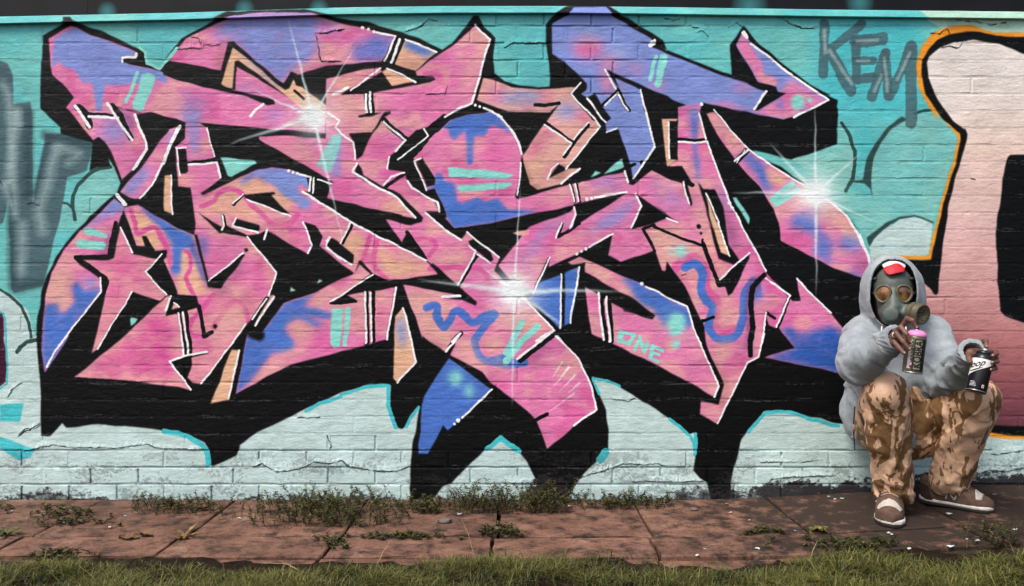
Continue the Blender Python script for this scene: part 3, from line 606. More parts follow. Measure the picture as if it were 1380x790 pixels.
LIGHT = '''
S aqua 24 .5 | A0 915,480 840,680
F aqua | A0 945,495 980,485 1025,505 1030,530 955,730 930,740 885,725 882,690
S aqua 20 .4 | A0 930,320 965,345 975,425 1060,460 1180,320
O aqua 1 .9 | B1 1120,160 1185,150 1185,200 1120,405 1060,400 1050,360 1010,375
F aqua | B1 380,310 420,305 610,328 625,350 450,435 425,430
F paleg | B2 1020,410 1035,380 1060,392
F paleg | B2 850,430 885,455 850,465
F aqua | B2 1120,575 1185,570 B2 1185,790 1105,790 B3 1105,60 1140,95 1180,90 1185,0
F aqua | C2 40,575 115,570 100,770 C3 90,70 55,97 25,70 C2 20,740
S aqua 30 .5 | C2 145,575 C3 125,70
F aqua | C1 810,375 1000,385 D1 110,410 165,425 120,450 0,455 C1 1000,440 815,440
F aqua | C1 880,490 1185,475 D1 130,475 155,488 100,515 C1 1000,525 890,535 865,515
F aqua | D1 760,425 830,350 880,315 895,375
F aqua | D1 665,440 705,398 745,412
S aqua 26 .4 | D0 1105,375 1065,530
S aqua 44 .4 | D0 1150,380 1120,560
S aqua 44 .4 | E0 75,380 30,560
E aqua 1.5 1 | E0 963,682 46,50
E aqua 1.5 1 | E0 1042,664 18,20
F aqua | E1 530,570 555,570 600,640 640,710 637,760 600,700
S aqua 44 .5 | E1 925,490 800,585
S aqua 40 .5 | E1 960,530 820,615
F aqua | A2 555,40 600,35 715,85 710,102 570,80
F aqua | A2 520,115 690,122 708,150 690,178 520,172 500,145
F aqua | A2 865,640 880,632 920,637 900,670 870,690
E aqua 3 .95 | E2 187,190 40,45
E aqua 2 .9 | E2 118,195 14,17
E aqua 3 1 | E2 155,675 62,75
E aqua 2 1 | E3 155,68 28,28
E aqua 2 1 | E3 140,-8 34,18
E aqua 4 1 | C3 855,295 45,52
E aqua 4 1 | C3 945,380 30,44
S aqua 40 .8 | D2 215,660 150,790 D3 110,120
S aqua 44 .8 | D2 320,690 210,790 D3 110,180
S aqua 22 .4 | D2 885,735 870,785 D3 930,75 960,10
S aqua 22 .4 | D2 880,730 960,745 D3 945,40 930,70 860,45 870,-10
S aqua 22 .4 | D3 970,105 1000,20 1030,120 1050,65
S aqua 22 .4 | D3 1150,110 1080,80 1070,160 1120,185
S aqua 20 .4 | D3 1075,120 1125,135
T white 12 2 | D3 525,220 425,350
T white 10 2 | D3 565,270 465,385
T white 10 2 | D3 595,325 520,395
T white 8 2 | D3 480,190 415,290
T white 8 2 | D3 560,400 400,520
S cyan 22 .6 | H 700,132 800,152 860,190 882,225 886,270
S cyan 20 .6 | B3 950,520 1040,465 1185,420 C3 100,410 250,355 400,342
S cyan 26 .6 | C3 410,345 408,480 440,570 460,625
S cyan 20 .6 | C3 612,492 560,560 530,620
S cyan 20 .6 | I 1000,205 1060,160 1138,215 J 40,205
S cyan 18 .6 | D3 690,300 780,310 860,345
S cyan 14 .8 | D3 690,310 730,400
S cyan 34 .6 | J 430,220 408,250
S cyan 14 .5 | J 705,80 790,150 806,185 812,225 815,140
S cyan 24 .5 | E3 635,650 690,590 745,525 820,516 920,525 1050,565 1185,605 X 1130,574
S white 15 .25 | A0 905,355 900,380 815,385 815,410
S white 20 .25 | A0 500,705 A1 600,105
S white 18 .25 | A0 595,780 785,785
S white 18 .25 | A0 715,690 775,785 A1 880,190
S white 18 .25 | A1 895,20 975,215 975,250 885,385
S white 14 .25 | A1 1180,110 1090,320 1010,490 935,582
S white 18 .25 | B1 112,98 50,220 0,350
S white 12 .25 | A1 1170,245 1180,250 B1 150,240
S white 11 .25 | B1 90,250 110,425
S white 11 .25 | A1 1137,425 1145,685
S white 28 .6 | A1 780,560 830,620
S white 18 .25 | B0 660,692 610,735 580,775
S white 11 .25 | B1 290,110 340,305
S white 15 .25 | B1 168,355 355,342 380,440
S white 20 .25 | B1 830,392 830,392
S white 20 .25 | B1 862,404 862,404
S white 20 .25 | B1 890,412 890,412
S white 13 .25 | B1 905,420 985,440 968,530
S white 12 .25 | B1 1005,445 990,545
S white 12 .25 | B1 1030,455 1120,480
S white 14 .25 | B1 925,535 1185,695 C1 0,635 160,735 C2 180,10 660,250
S white 12 .25 | B1 530,550 465,615
S white 11 .25 | B1 555,585 845,700
S white 13 .25 | B1 395,695 405,760 390,785
S white 13 .25 | B1 485,710 460,760 B2 630,65
S white 14 .25 | B2 690,45 668,110
S white 12 .25 | B2 560,95 752,335 705,485
S white 12 .25 | B2 930,0 990,150 965,205
S white 12 .25 | B2 1110,100 1085,160 1185,245
S white 16 .25 | C2 25,100 5,130
S white 12 .25 | C2 0,170 165,280
S white 12 .25 | C1 160,735 C2 95,140
S white 11 .25 | B2 300,388 480,245 535,205
S white 12 .25 | B2 690,505 595,640
S white 14 .25 | B2 740,495 610,690
S white 12 .25 | B2 550,675 470,785 B3 380,165 255,335
S white 13 .25 | B2 100,600 B3 140,145
S white 13 .25 | B2 130,595 B3 170,140
S white 13 .25 | B2 50,490 15,585
S white 11 .25 | B2 75,535 110,560
S white 14 .25 | B3 290,122 140,150 45,180 180,370
S white 13 .25 | B3 505,108 430,435
S white 11 .25 | A2 800,30 880,200
S white 11 .25 | A2 1080,212 968,330 1105,485
S white 13 .25 | A2 670,370 675,460 415,785 A3 360,120 310,220
S white 11 .25 | A2 880,460 680,785 A3 650,100
S white 11 .25 | A2 1140,490 1105,580
S white 22 .3 | C0 240,185 240,185
S white 20 .3 | C0 278,193 278,193
S white 20 .3 | C0 318,207 318,207
S white 14 .25 | C0 335,213 460,240 385,405
S white 20 .25 | C0 490,260 428,415
S white 13 .25 | C0 530,260 730,350
S white 12 .25 | C0 360,455 165,605
S white 12 .25 | C0 400,455 480,485 595,550
S white 18 .25 | C0 145,585 50,630
S white 18 .25 | C0 262,630 265,745
S white 16 .25 | C0 288,615 293,745
S white 14 .25 | C0 990,165 1085,265 1040,420 965,690 900,715 790,780
S white 20 .25 | C0 990,700 990,700
S white 20 .25 | C0 1020,708 1020,708
S white 15 .25 | C0 1045,718 1100,740 1170,785 D1 60,25 130,105 190,200 212,285
S white 12 .25 | B1 1100,10 1170,60 1145,105 1185,150 C1 180,205 190,320
S white 15 .25 | C1 205,350 175,405 310,490 470,575 590,712
S white 14 .25 | C1 380,70 530,190 455,265
S white 12 .25 | C1 650,120 680,165 475,320
S white 12 .25 | C1 415,300 408,380
S white 13 .25 | C1 520,405 440,430 380,490
S white 11 .25 | C1 590,335 665,525
S white 11 .25 | C1 585,330 630,315
S white 14 .25 | C1 540,460 570,510 650,560 735,605 750,670
S white 14 .25 | C1 655,672 790,790 C2 895,115
S white 13 .25 | C2 930,60 1150,230
S white 13 .25 | C2 945,150 990,190 975,230 875,410
S white 12 .25 | C2 1000,210 1095,270
S white 11 .25 | C2 310,345 25,530
S white 15 .25 | C2 258,465 262,790 C3 258,60
S white 13 .25 | C2 293,470 298,790 C3 297,50
S white 15 .25 | C2 462,435 400,780 C3 400,35
S white 13 .25 | C2 510,570 565,785 C3 595,185 470,322
S white 18 .25 | C2 890,488 775,495
S white 14 .25 | C2 890,740 830,790
S white 16 .25 | C3 885,5 795,115
S white 14 .3 | C3 1095,372 905,555
S white 26 .3 | C3 880,573 880,573
S white 18 .3 | C3 852,598 852,598
S white 13 .25 | D3 450,15 600,180 680,350 712,505 560,612
S white 17 .25 | D2 420,720 310,790 D3 400,0 180,170
S white 12 .25 | D2 220,500 430,715
S white 14 .25 | D2 440,755 480,790
S white 13 .25 | D2 400,230 285,470
S white 13 .25 | D2 480,0 440,100
S white 11 .25 | D2 545,5 530,40
S white 13 .25 | D2 820,75 660,160
S white 20 .25 | D2 637,172 637,172
S white 20 .25 | D2 607,187 607,187
S white 20 .25 | D2 577,207 577,207
S white 13 .25 | D2 475,345 468,700
S white 13 .25 | D2 600,295 540,600 537,675
S white 14 .25 | D2 725,470 755,780
S white 16 .25 | D2 775,490 800,790 D3 792,50
S white 12 .25 | D3 748,0 755,35
S white 24 .3 | D2 1013,412 1013,412
S white 13 .25 | D2 1040,430 1185,500 E2 225,560 305,785 E3 435,350 410,415
S white 14 .25 | D1 535,490 562,600
S white 13 .25 | D1 568,485 592,600
S white 14 .25 | D1 560,640 575,685 540,770
S white 24 .3 | D1 648,585 648,585
S white 22 .3 | D1 680,580 680,580
S white 15 .25 | D1 700,575 910,535
S white 11 .25 | D1 205,345 205,450 185,560
S white 12 .25 | D1 455,345 410,385 385,450
S white 14 .25 | D1 600,380 475,485
S white 13 .25 | D0 605,550 545,630 700,790 D1 730,105 510,388
S white 13 .25 | D1 365,90 545,210 488,290
S white 12 .25 | D1 655,75 560,185
S white 13 .25 | D0 650,655 745,785 D1 770,75
S white 12 .25 | D1 775,145 850,115
S white 13 .25 | D0 765,465 840,595
S white 12 .25 | D0 850,620 765,700
S white 13 .25 | D0 855,620 920,735
S white 14 .25 | D0 1005,600 1050,790 D1 1035,0 1098,235 960,445
S white 14 .25 | D1 900,400 925,470
S white 14 .25 | D1 970,548 1010,630 942,775
S white 30 .5 | D0 1085,280 1068,300
S white 20 .4 | E0 10,265 5,290
S white 24 .4 | E0 600,220 620,245
S white 15 .25 | E0 650,290 900,480 1170,668 940,780 E1 980,15
S white 16 .25 | E0 750,605 670,725
S white 24 .4 | E0 325,692 325,692
S white 13 .25 | E0 305,755 E1 355,190
S white 12 .25 | E0 405,730 E1 420,10 640,260 960,470 1085,530
S white 13 .25 | E1 170,207 362,205 500,575 600,785 E2 755,325
S white 24 .3 | E1 512,605 512,605
S white 20 .3 | E1 530,640 530,640
S white 11 .25 | E1 98,70 112,312
S white 12 .25 | E1 200,475 240,615
S white 12 .25 | E1 350,545 440,740 E2 435,0 510,225
S white 12 .25 | E1 95,710 165,738
S white 13 .25 | E1 635,262 545,330
S white 8 .25 | E1 610,262 560,340
S white 12 .25 | E2 445,380 640,205
S white 13 .25 | E2 752,370 915,485 818,695
S white 12 .25 | E2 955,375 1060,480 1185,605
S white 12 .25 | E2 755,600 725,790 E3 740,0 700,155 625,195 430,595
S white 15 .3 | F1 50,498 100,530 170,590 235,695 280,790 G2 95,85 150,230 165,310
'''
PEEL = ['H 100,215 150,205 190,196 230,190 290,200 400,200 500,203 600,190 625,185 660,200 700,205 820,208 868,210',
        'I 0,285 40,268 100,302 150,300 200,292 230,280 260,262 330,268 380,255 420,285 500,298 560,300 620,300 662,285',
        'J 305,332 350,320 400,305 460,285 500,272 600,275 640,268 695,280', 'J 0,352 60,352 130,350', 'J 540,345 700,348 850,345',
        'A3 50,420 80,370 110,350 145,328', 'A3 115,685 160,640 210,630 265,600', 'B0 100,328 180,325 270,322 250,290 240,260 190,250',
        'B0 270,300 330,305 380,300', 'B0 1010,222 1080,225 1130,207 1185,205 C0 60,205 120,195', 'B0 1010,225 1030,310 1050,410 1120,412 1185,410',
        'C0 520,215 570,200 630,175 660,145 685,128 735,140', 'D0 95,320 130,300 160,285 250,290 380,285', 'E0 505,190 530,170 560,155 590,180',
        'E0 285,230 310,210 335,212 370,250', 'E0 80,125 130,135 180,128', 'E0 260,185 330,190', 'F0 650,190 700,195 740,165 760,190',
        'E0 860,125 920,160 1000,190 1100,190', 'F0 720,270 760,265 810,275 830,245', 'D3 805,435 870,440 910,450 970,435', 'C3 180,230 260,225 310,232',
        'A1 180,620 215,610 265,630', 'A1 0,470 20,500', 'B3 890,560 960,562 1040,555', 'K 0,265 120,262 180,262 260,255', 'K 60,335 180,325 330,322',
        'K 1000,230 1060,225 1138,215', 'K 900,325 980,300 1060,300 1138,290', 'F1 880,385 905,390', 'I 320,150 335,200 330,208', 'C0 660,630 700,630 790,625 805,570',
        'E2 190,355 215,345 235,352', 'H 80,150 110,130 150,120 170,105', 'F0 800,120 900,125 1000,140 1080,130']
GLINTS = [((422, 158), 31, [((388, 25), 5), ((462, 325), 5), ((300, 197), 7), ((478, 62), 4), ((340, 120), 4)]),
          ((1099, 261), 33, [((1098, 140), 5), ((1100, 400), 5), ((1035, 192), 6), ((1160, 205), 5), ((985, 259), 6), ((1180, 300), 4)]),
          ((692, 392), 37, [((702, 250), 4), ((690, 548), 4), ((560, 376), 8), ((840, 392), 8), ((760, 440), 7), ((650, 360), 5)])]

PX0, PY0, PW, PH, SS = -220, -14, 1820, 720, 2      # canvas extent in wall units and samples per unit


def paint_canvas():
    import numpy as np
    W, Hh = PW * SS, PH * SS
    yy, xx = np.mgrid[0:Hh, 0:W].astype(np.float32)
    img = np.zeros((Hh, W, 3), np.float32)
    img[:] = COL['teal']
    rng = np.random.default_rng(5)

    def vnoise(cw, ch, seed):
        g = np.random.default_rng(seed).random((int(Hh / ch) + 3, int(W / cw) + 3)).astype(np.float32)
        u, v = xx / cw, yy / ch
        i, j = u.astype(int), v.astype(int)
        a, b = u - i, v - j
        a, b = a * a * (3 - 2 * a), b * b * (3 - 2 * b)
        return (g[j, i] * (1 - a) + g[j, i + 1] * a) * (1 - b) + (g[j + 1, i] * (1 - a) + g[j + 1, i + 1] * a) * b

    wob = (vnoise(9, 7, 1) - .5, vnoise(9, 7, 2) - .5)

    def parse(s):
        tile, out, first = TILES['X'], [], None
        for t in s.split():
            if t[0].isalpha():
                tile = TILES[t]
                first = first or tile[2]
            else:
                a, b = map(float, t.split(','))
                out.append(((tile[0] + a / tile[2] - PX0) * SS, (tile[1] + b / tile[2] - PY0) * SS))
        return out, first or 1.

    def bbox(p, m):
        xs, ys = [q[0] for q in p], [q[1] for q in p]
        return (max(0, int(min(xs) - m)), max(0, int(min(ys) - m)), min(W, int(max(xs) + m) + 2), min(Hh, int(max(ys) + m) + 2))

    def poly(p, x0, y0, x1, y1):
        w, h = x1 - x0, y1 - y0
        d = np.zeros((h, w + 1), np.int32)
        for (ax, ay), (bx, by) in zip(p, p[1:] + p[:1]):
            if ay == by:
                continue
            sg = 1
            if ay > by:
                ax, ay, bx, by, sg = bx, by, ax, ay, -1
            r0, r1 = max(0, int(math.ceil(ay - y0 - .5))), min(h, int(math.ceil(by - y0 - .5)))
            if r1 <= r0:
                continue
            r = np.arange(r0, r1)
            cx = ax + (r + .5 + y0 - ay) * (bx - ax) / (by - ay) - x0
            c = np.clip(np.ceil(cx - .5), 0, w).astype(int)
            np.add.at(d, (r, c), sg)
        return (np.cumsum(d, 1)[:, :w] != 0).astype(np.float32)

    def blur(m, s):
        r = max(1, int(round(s * .95)))
        for _ in range(3):
            for ax in (0, 1):
                pad = [(0, 0), (0, 0)]
                pad[ax] = (r + 1, r)
                c = np.cumsum(np.pad(m, pad, mode='edge'), ax, dtype=np.float64)
                n = m.shape[ax]
                if ax == 0:
                    m = ((c[2 * r + 1:2 * r + 1 + n] - c[:n]) / (2 * r + 1)).astype(np.float32)
                else:
                    m = ((c[:, 2 * r + 1:2 * r + 1 + n] - c[:, :n]) / (2 * r + 1)).astype(np.float32)
        return m

    def stroke(p, w, soft, x0, y0, x1, y1, taper=False):
        X = xx[y0:y1, x0:x1] + .5 + wob[0][y0:y1, x0:x1] * 1.6
        Y = yy[y0:y1, x0:x1] + .5 + wob[1][y0:y1, x0:x1] * 1.6
        best = np.full(X.shape, 1e9, np.float32)
        segs = list(zip(p, p[1:])) or [(p[0], p[0])]
        for (ax, ay), (bx, by) in segs:
            dx, dy = bx - ax, by - ay
            L = dx * dx + dy * dy
            t = np.clip(((X - ax) * dx + (Y - ay) * dy) / L, 0, 1) if L > 1e-6 else 0 * X
            dd = np.hypot(X - ax - t * dx, Y - ay - t * dy)
            if taper:
                dd = dd + w * .5 * t
            best = np.minimum(best, dd)
        return np.clip((w * .5 * (.82 + .4 * vnoise_s[y0:y1, x0:x1]) - best) / soft + .5, 0, 1)

    fillmask = np.zeros((Hh, W), np.float32)

    def put(x0, y0, x1, y1, m, col):
        img[y0:y1, x0:x1] += (np.array(col, np.float32) - img[y0:y1, x0:x1]) * m[..., None]

    # letter on the right: white at the top fading through pink to maroon (aerosol fade)
    fade_y = [0, 130, 200, 300, 400, 470, 530, 600]
    fade_c = np.array([(226, 218, 212), (228, 218, 210), (228, 202, 188), (220, 182, 178), (206, 152, 150), (168, 106, 108), (130, 74, 80), (98, 54, 66)], np.float32)
    fy = yy[:, 0] / SS + PY0
    fade = np.stack([np.interp(fy, fade_y, fade_c[:, k]) for k in range(3)], 1).astype(np.float32)

    def run(text, fills=0):
        for ln in text.strip().splitlines():
            head, pts = ln.split('|')
            h = head.split()
            op, col = h[0], COL.get(h[1], (0, 0, 0))
            p, sc = parse(pts)
            if op in 'FKL':
                bb = bbox(p, 6)
                x0, y0, x1, y1 = bb
                m = poly(p, *bb)
                m = blur(m, 1)
                if op == 'L':
                    img[y0:y1, x0:x1] += (fade[y0:y1, None, :] - img[y0:y1, x0:x1]) * m[..., None]
                else:
                    put(*bb, m, col)
                f = fillmask[y0:y1, x0:x1]
                if op == 'F' and fills:
                    np.maximum(f, m, out=f)
                elif op == 'K':
                    f *= 1 - m
            elif op in 'ST':
                w, soft = float(h[2]) / sc * SS * (.98 if h[1] == 'white' else 1), max(1., float(h[3]) * SS)
                bb = bbox(p, w * .6 + soft + 4)
                m = stroke(p, w, soft, *bb, taper=(op == 'T' and h[1] == 'white'))
                put(*bb, m * (.84 if op == 'T' else 1), col)
            elif op in 'OE':
                s, al = float(h[2]) * SS, float(h[3])
                if op == 'E':
                    (cx, cy), (rx, ry) = p[0], (float(pts.split()[-1].split(',')[0]) / sc * SS, float(pts.split()[-1].split(',')[1]) / sc * SS)
                    p = [(cx + rx * math.cos(a * .3142), cy + ry * math.sin(a * .3142)) for a in range(20)]
                bb = bbox(p, s * 2.5 + 3)
                x0, y0, x1, y1 = bb
                m = poly(p, *bb)
                n = (vnoise_s[y0:y1, x0:x1] - .5)
                m = np.clip(blur(m, s) * (1 + n * .5 * min(1, s / 6)), 0, 1) * al
                if fills:
                    m = m * fillmask[y0:y1, x0:x1]
                put(*bb, m, col)
            elif op == 'P':
                w = float(h[2]) / sc * SS
                q = []
                n = len(p)
                for i in range(n - 1):
                    a, b, c, d = p[max(0, i - 1)], p[i], p[i + 1], p[min(n - 1, i + 2)]
                    for k in range(5):
                        t = k / 5
                        q.append(tuple(.5 * (2 * b[e] + (c[e] - a[e]) * t + (2 * a[e] - 5 * b[e] + 4 * c[e] - d[e]) * t * t + (3 * b[e] - a[e] - 3 * c[e] + d[e]) * t ** 3) for e in (0, 1)))
                q.append(p[-1])
                bb = bbox(q, w + 10)
                x0, y0, x1, y1 = bb
                m = stroke(q, w, 4.5, *bb) * float(h[3]) * fillmask[y0:y1, x0:x1]
                put(*bb, m, col)

    vnoise_s = vnoise(26, 20, 9) * .6 + vnoise(8, 8, 11) * .4
    run(BACK)
    # the turquoise ground is bluer and patchier towards the edges
    tq = np.clip((vnoise(240, 160, 91) * .7 + vnoise(60, 50, 92) * .3 - .40) / .25, 0, 1) * np.clip(1 - np.abs(img - np.array(COL['teal'], np.float32)).sum(2) / 60, 0, 1)
    put(0, 0, W, Hh, tq * .6, (84, 182, 190))
    run(RIGHT)
    run(SILH)
    run(FILLS, 1)
    run(OVER, 1)
    # uneven aerosol coats: peach, lilac and deeper pink drifting through the pink fills
    pk = np.clip(1 - np.abs(img - np.array(COL['pink'], np.float32)).sum(2) / 90, 0, 1) * fillmask
    for c, sd, th in (('peach', 61, .58), ('hot', 62, .62), ('peach', 64, .64)):
        m = np.clip((vnoise(90, 60, sd) * .7 + vnoise(30, 26, sd + 10) * .3 - th) / .12, 0, 1) * pk * .62
        put(0, 0, W, Hh, m, COL[c])
    run(DARK)
    run(LIGHT)
    # sprayed white flares
    for (cx, cy), r, rays in GLINTS:
        c = ((cx - PX0) * SS, (cy - PY0) * SS)
        for (tx, ty), w in rays:
            t = ((tx - PX0) * SS, (ty - PY0) * SS)
            bb = bbox([c, t], 20)
            x0, y0, x1, y1 = bb
            dx, dy = t[0] - c[0], t[1] - c[1]
            L = math.hypot(dx, dy)
            X, Y = xx[y0:y1, x0:x1] - c[0], yy[y0:y1, x0:x1] - c[1]
            u = (X * dx + Y * dy) / L
            v = np.abs(X * dy - Y * dx) / L
            ww = w * SS * .5 * (1 - .55 * np.clip(u / L, 0, 1))
            m = np.exp(-(v / ww) ** 2) * np.clip(1 - u / L, 0, 1) ** .45 * (u > 0) * .92
            put(*bb, m, (225, 242, 242))
        bb = bbox([c], r * SS * 2.2)
        x0, y0, x1, y1 = bb
        rr = np.hypot(xx[y0:y1, x0:x1] - c[0], yy[y0:y1, x0:x1] - c[1]) / (r * SS)
        m = np.clip(.95 * np.exp(-(rr * 1.25) ** 2) + .5 * np.exp(-(rr * 2.6) ** 2), 0, .97)
        put(*bb, m, (240, 246, 246))
    # bare, sooty brick along the foot of the wall where the paint never held
    foot = np.interp(xx[0] / SS + PX0, [-220, 40, 60, 120, 140, 420, 470, 520, 560, 700, 726, 760, 775, 890, 925, 1010, 1040, 1150, 1240, 1380, 1600],
                     [669, 666, 660, 662, 670, 673, 667, 665, 673, 672, 643, 641, 673, 672, 659, 658, 651, 648, 640, 637, 636]).astype(np.float32)
    rag = (vnoise(34, 12, 41) - .5) * 14 + (vnoise(9, 6, 42) - .5) * 10 + (vnoise(4, 3, 47) - .5) * 10
    m = np.clip((yy / SS + PY0 - foot[None, :] + rag) / 6, 0, 1) * np.clip(.25 + np.clip((656 - foot[None, :]) / 8, 0, .7) + vnoise(20, 9, 43) * .6 + vnoise(4, 3, 48) * .5, 0, 1)
    put(0, 0, W, Hh, m * .93, (40, 36, 38))
    st = np.clip((vnoise(60, 30, 44) * .5 + vnoise(7, 5, 45) * .35 + vnoise(3, 3, 46) * .3 - .66) / .10, 0, 1) * np.clip((yy / SS + PY0 - 596) / 30, 0, 1)
    put(0, 0, W, Hh, st * .32, (70, 74, 74))
    # bed joints: thin dirt line, and pale misses where black was sprayed across a raked joint
    lum = img.mean(2)
    ph = ((yy / SS + PY0 - 630) / 22.87) % 1.0
    dj = np.minimum(ph, 1 - ph) * 22.87 + (vnoise(16, 40, 71) - .5) * 1.6
    line = np.clip(1.25 - np.abs(dj) / 1.0, 0, 1)
    nm = np.clip(vnoise(90, 12, 72) * .8 + vnoise(12, 8, 73) * .5 - .42, 0, 1)
    put(0, 0, W, Hh, line * nm * .42 * (lum > 60), (60, 58, 66))
    miss = np.clip((vnoise(50, 10, 74) * .6 + vnoise(5, 3, 75) * .6 - .70) / .1, 0, 1)
    put(0, 0, W, Hh, np.clip(1.1 - np.abs(dj - 1.6) / 1.1, 0, 1) * miss * .5 * (lum < 45), (120, 124, 124))
    # dirty hairline cracks, with shade under the lifted paint drawn in as dark strokes
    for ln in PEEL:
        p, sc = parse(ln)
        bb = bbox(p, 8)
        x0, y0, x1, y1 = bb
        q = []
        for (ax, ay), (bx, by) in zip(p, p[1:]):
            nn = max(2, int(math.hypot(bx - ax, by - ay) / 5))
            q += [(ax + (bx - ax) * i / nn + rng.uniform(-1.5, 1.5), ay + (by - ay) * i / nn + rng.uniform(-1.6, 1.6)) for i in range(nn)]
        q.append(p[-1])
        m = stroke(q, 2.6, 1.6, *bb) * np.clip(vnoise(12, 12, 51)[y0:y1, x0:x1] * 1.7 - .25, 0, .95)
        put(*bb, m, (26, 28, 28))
    # roller and aerosol unevenness of the paint itself
    n = (vnoise(70, 50, 21) - .5) * .07 + (vnoise(30, 6, 22) - .5) * .05 + (vnoise(5, 3, 23) - .5) * .05
    img *= (1 + n)[..., None]
    # thin spots and bald specks where brick pores stayed bare
    sp = np.zeros((Hh, W), np.float32)
    k = 2600
    px, py = rng.integers(4, W - 4, k), rng.integers(4, Hh - 4, k)
    keep = (vnoise(160, 90, 31)[py, px] > .56) | (py / SS + PY0 > 600) & (rng.random(k) < .9)
    for x, y in zip(px[keep], py[keep]):
        w = rng.integers(1, 3)
        sp[y:y + w, x:x + rng.integers(1, 4)] = rng.random() * .8
    img += (np.array((34, 40, 42), np.float32) - img) * (sp * .75)[..., None]
    # the hand is never quite steady: edges wander by a few millimetres
    ox = (vnoise(34, 34, 81) - .5) * 4.0
    oy = (vnoise(34, 34, 83) - .5) * 4.0
    fx, fy2 = np.clip(xx + ox, 0, W - 2), np.clip(yy + oy, 0, Hh - 2)
    ix, iy = fx.astype(int), fy2.astype(int)
    fx, fy2 = (fx - ix)[..., None], (fy2 - iy)[..., None]
    img = (img[iy, ix] * (1 - fx) + img[iy, ix + 1] * fx) * (1 - fy2) + (img[iy + 1, ix] * (1 - fx) + img[iy + 1, ix + 1] * fx) * fy2
    return np.clip(img / 255., 0, 1)

# ------------------------------------------------------------------ painted wall
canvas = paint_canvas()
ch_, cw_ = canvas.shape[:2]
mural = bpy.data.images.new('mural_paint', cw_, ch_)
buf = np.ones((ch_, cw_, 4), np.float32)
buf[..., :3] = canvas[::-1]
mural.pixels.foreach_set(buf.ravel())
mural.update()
del buf


def paint_material():
    m, nt, b = nodes('painted_masonry')
    L = nt.links
    geo = N(nt, 'ShaderNodeNewGeometry')
    sep = N(nt, 'ShaderNodeSeparateXYZ')
    L.new(geo.outputs['Position'], sep.inputs[0])
    u = N(nt, 'ShaderNodeMath', _operation='MULTIPLY_ADD')
    u.inputs[1].default_value = 1 / (S * PW)
    u.inputs[2].default_value = (690 - PX0) / PW
    L.new(sep.outputs['X'], u.inputs[0])
    v = N(nt, 'ShaderNodeMath', _operation='MULTIPLY_ADD')
    v.inputs[1].default_value = 1 / (S * PH)
    v.inputs[2].default_value = 1 - (395 - PY0) / PH - CAMH / (S * PH)
    L.new(sep.outputs['Z'], v.inputs[0])
    uv = N(nt, 'ShaderNodeCombineXYZ')
    L.new(u.outputs[0], uv.inputs[0])
    L.new(v.outputs[0], uv.inputs[1])
    im = nt.nodes.new('ShaderNodeTexImage')
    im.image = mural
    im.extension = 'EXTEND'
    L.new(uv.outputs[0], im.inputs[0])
    # small drifts of tone and grime
    n1 = N(nt, 'ShaderNodeTexNoise', Scale=7., Detail=6., Roughness=.65)
    L.new(geo.outputs['Position'], n1.inputs['Vector'])
    gr = ramp(nt, n1.outputs['Fac'], [(.3, (.82, .82, .80)), (.62, (1, 1, 1))])
    mx = N(nt, 'ShaderNodeMix', _data_type='RGBA', _blend_type='MULTIPLY')
    mx.inputs[0].default_value = .8
    L.new(im.outputs['Color'], mx.inputs[6])
    L.new(gr, mx.inputs[7])
    L.new(mx.outputs[2], b.inputs['Base Color'])
    rr = N(nt, 'ShaderNodeTexNoise', Scale=30., Detail=3.)
    L.new(geo.outputs['Position'], rr.inputs['Vector'])
    ro = N(nt, 'ShaderNodeMapRange')
    ro.inputs[3].default_value, ro.inputs[4].default_value = .42, .68
    L.new(rr.outputs['Fac'], ro.inputs[0])
    L.new(ro.outputs[0], b.inputs['Roughness'])
    b.inputs['Specular IOR Level'].default_value = .14
    # relief of thick old paint: pits, brush ridges running along the courses, small blisters
    mp = N(nt, 'ShaderNodeMapping')
    mp.inputs['Scale'].default_value = (1, 1, 2.0)
    L.new(geo.outputs['Position'], mp.inputs[0])
    h1 = N(nt, 'ShaderNodeTexNoise', Scale=20., Detail=7., Roughness=.58)
    L.new(mp.outputs[0], h1.inputs['Vector'])
    h2 = N(nt, 'ShaderNodeTexNoise', Scale=160., Detail=4., Roughness=.6)
    L.new(geo.outputs['Position'], h2.inputs['Vector'])
    vo = N(nt, 'ShaderNodeTexVoronoi', Scale=46.)
    L.new(geo.outputs['Position'], vo.inputs['Vector'])
    pit = ramp(nt, vo.outputs['Distance'], [(.0, (0, 0, 0)), (.12, (1, 1, 1))])
    pn = N(nt, 'ShaderNodeTexNoise', Scale=5.)
    L.new(geo.outputs['Position'], pn.inputs['Vector'])
    pm = ramp(nt, pn.outputs['Fac'], [(.5, (0, 0, 0)), (.6, (1, 1, 1))])
    pmix = N(nt, 'ShaderNodeMix', _data_type='RGBA')
    L.new(pm, pmix.inputs[0])
    pmix.inputs[6].default_value = (1, 1, 1, 1)
    L.new(pit, pmix.inputs[7])
    a1 = N(nt, 'ShaderNodeMath', _operation='MULTIPLY_ADD')
    a1.inputs[1].default_value = .3
    L.new(h2.outputs['Fac'], a1.inputs[0])
    L.new(h1.outputs['Fac'], a1.inputs[2])
    a2 = N(nt, 'ShaderNodeMath', _operation='MULTIPLY_ADD')
    a2.inputs[1].default_value = .35
    L.new(pmix.outputs[2], a2.inputs[0])
    L.new(a1.outputs[0], a2.inputs[2])
    bp = N(nt, 'ShaderNodeBump', Strength=.9, Distance=.0050)
    L.new(a2.outputs[0], bp.inputs['Height'])
    L.new(bp.outputs[0], b.inputs['Normal'])
    return m


M_PAINT = paint_material()
wall = empty('brick_wall', (0, 0, 0))
tag(wall, 'long brick wall covered by a pink, blue and black graffiti mural', 'wall')

CP = 22.87 * S                    # course pitch
BP = 64 * S                       # brick pitch
JT = .010
rb = random.Random(3)


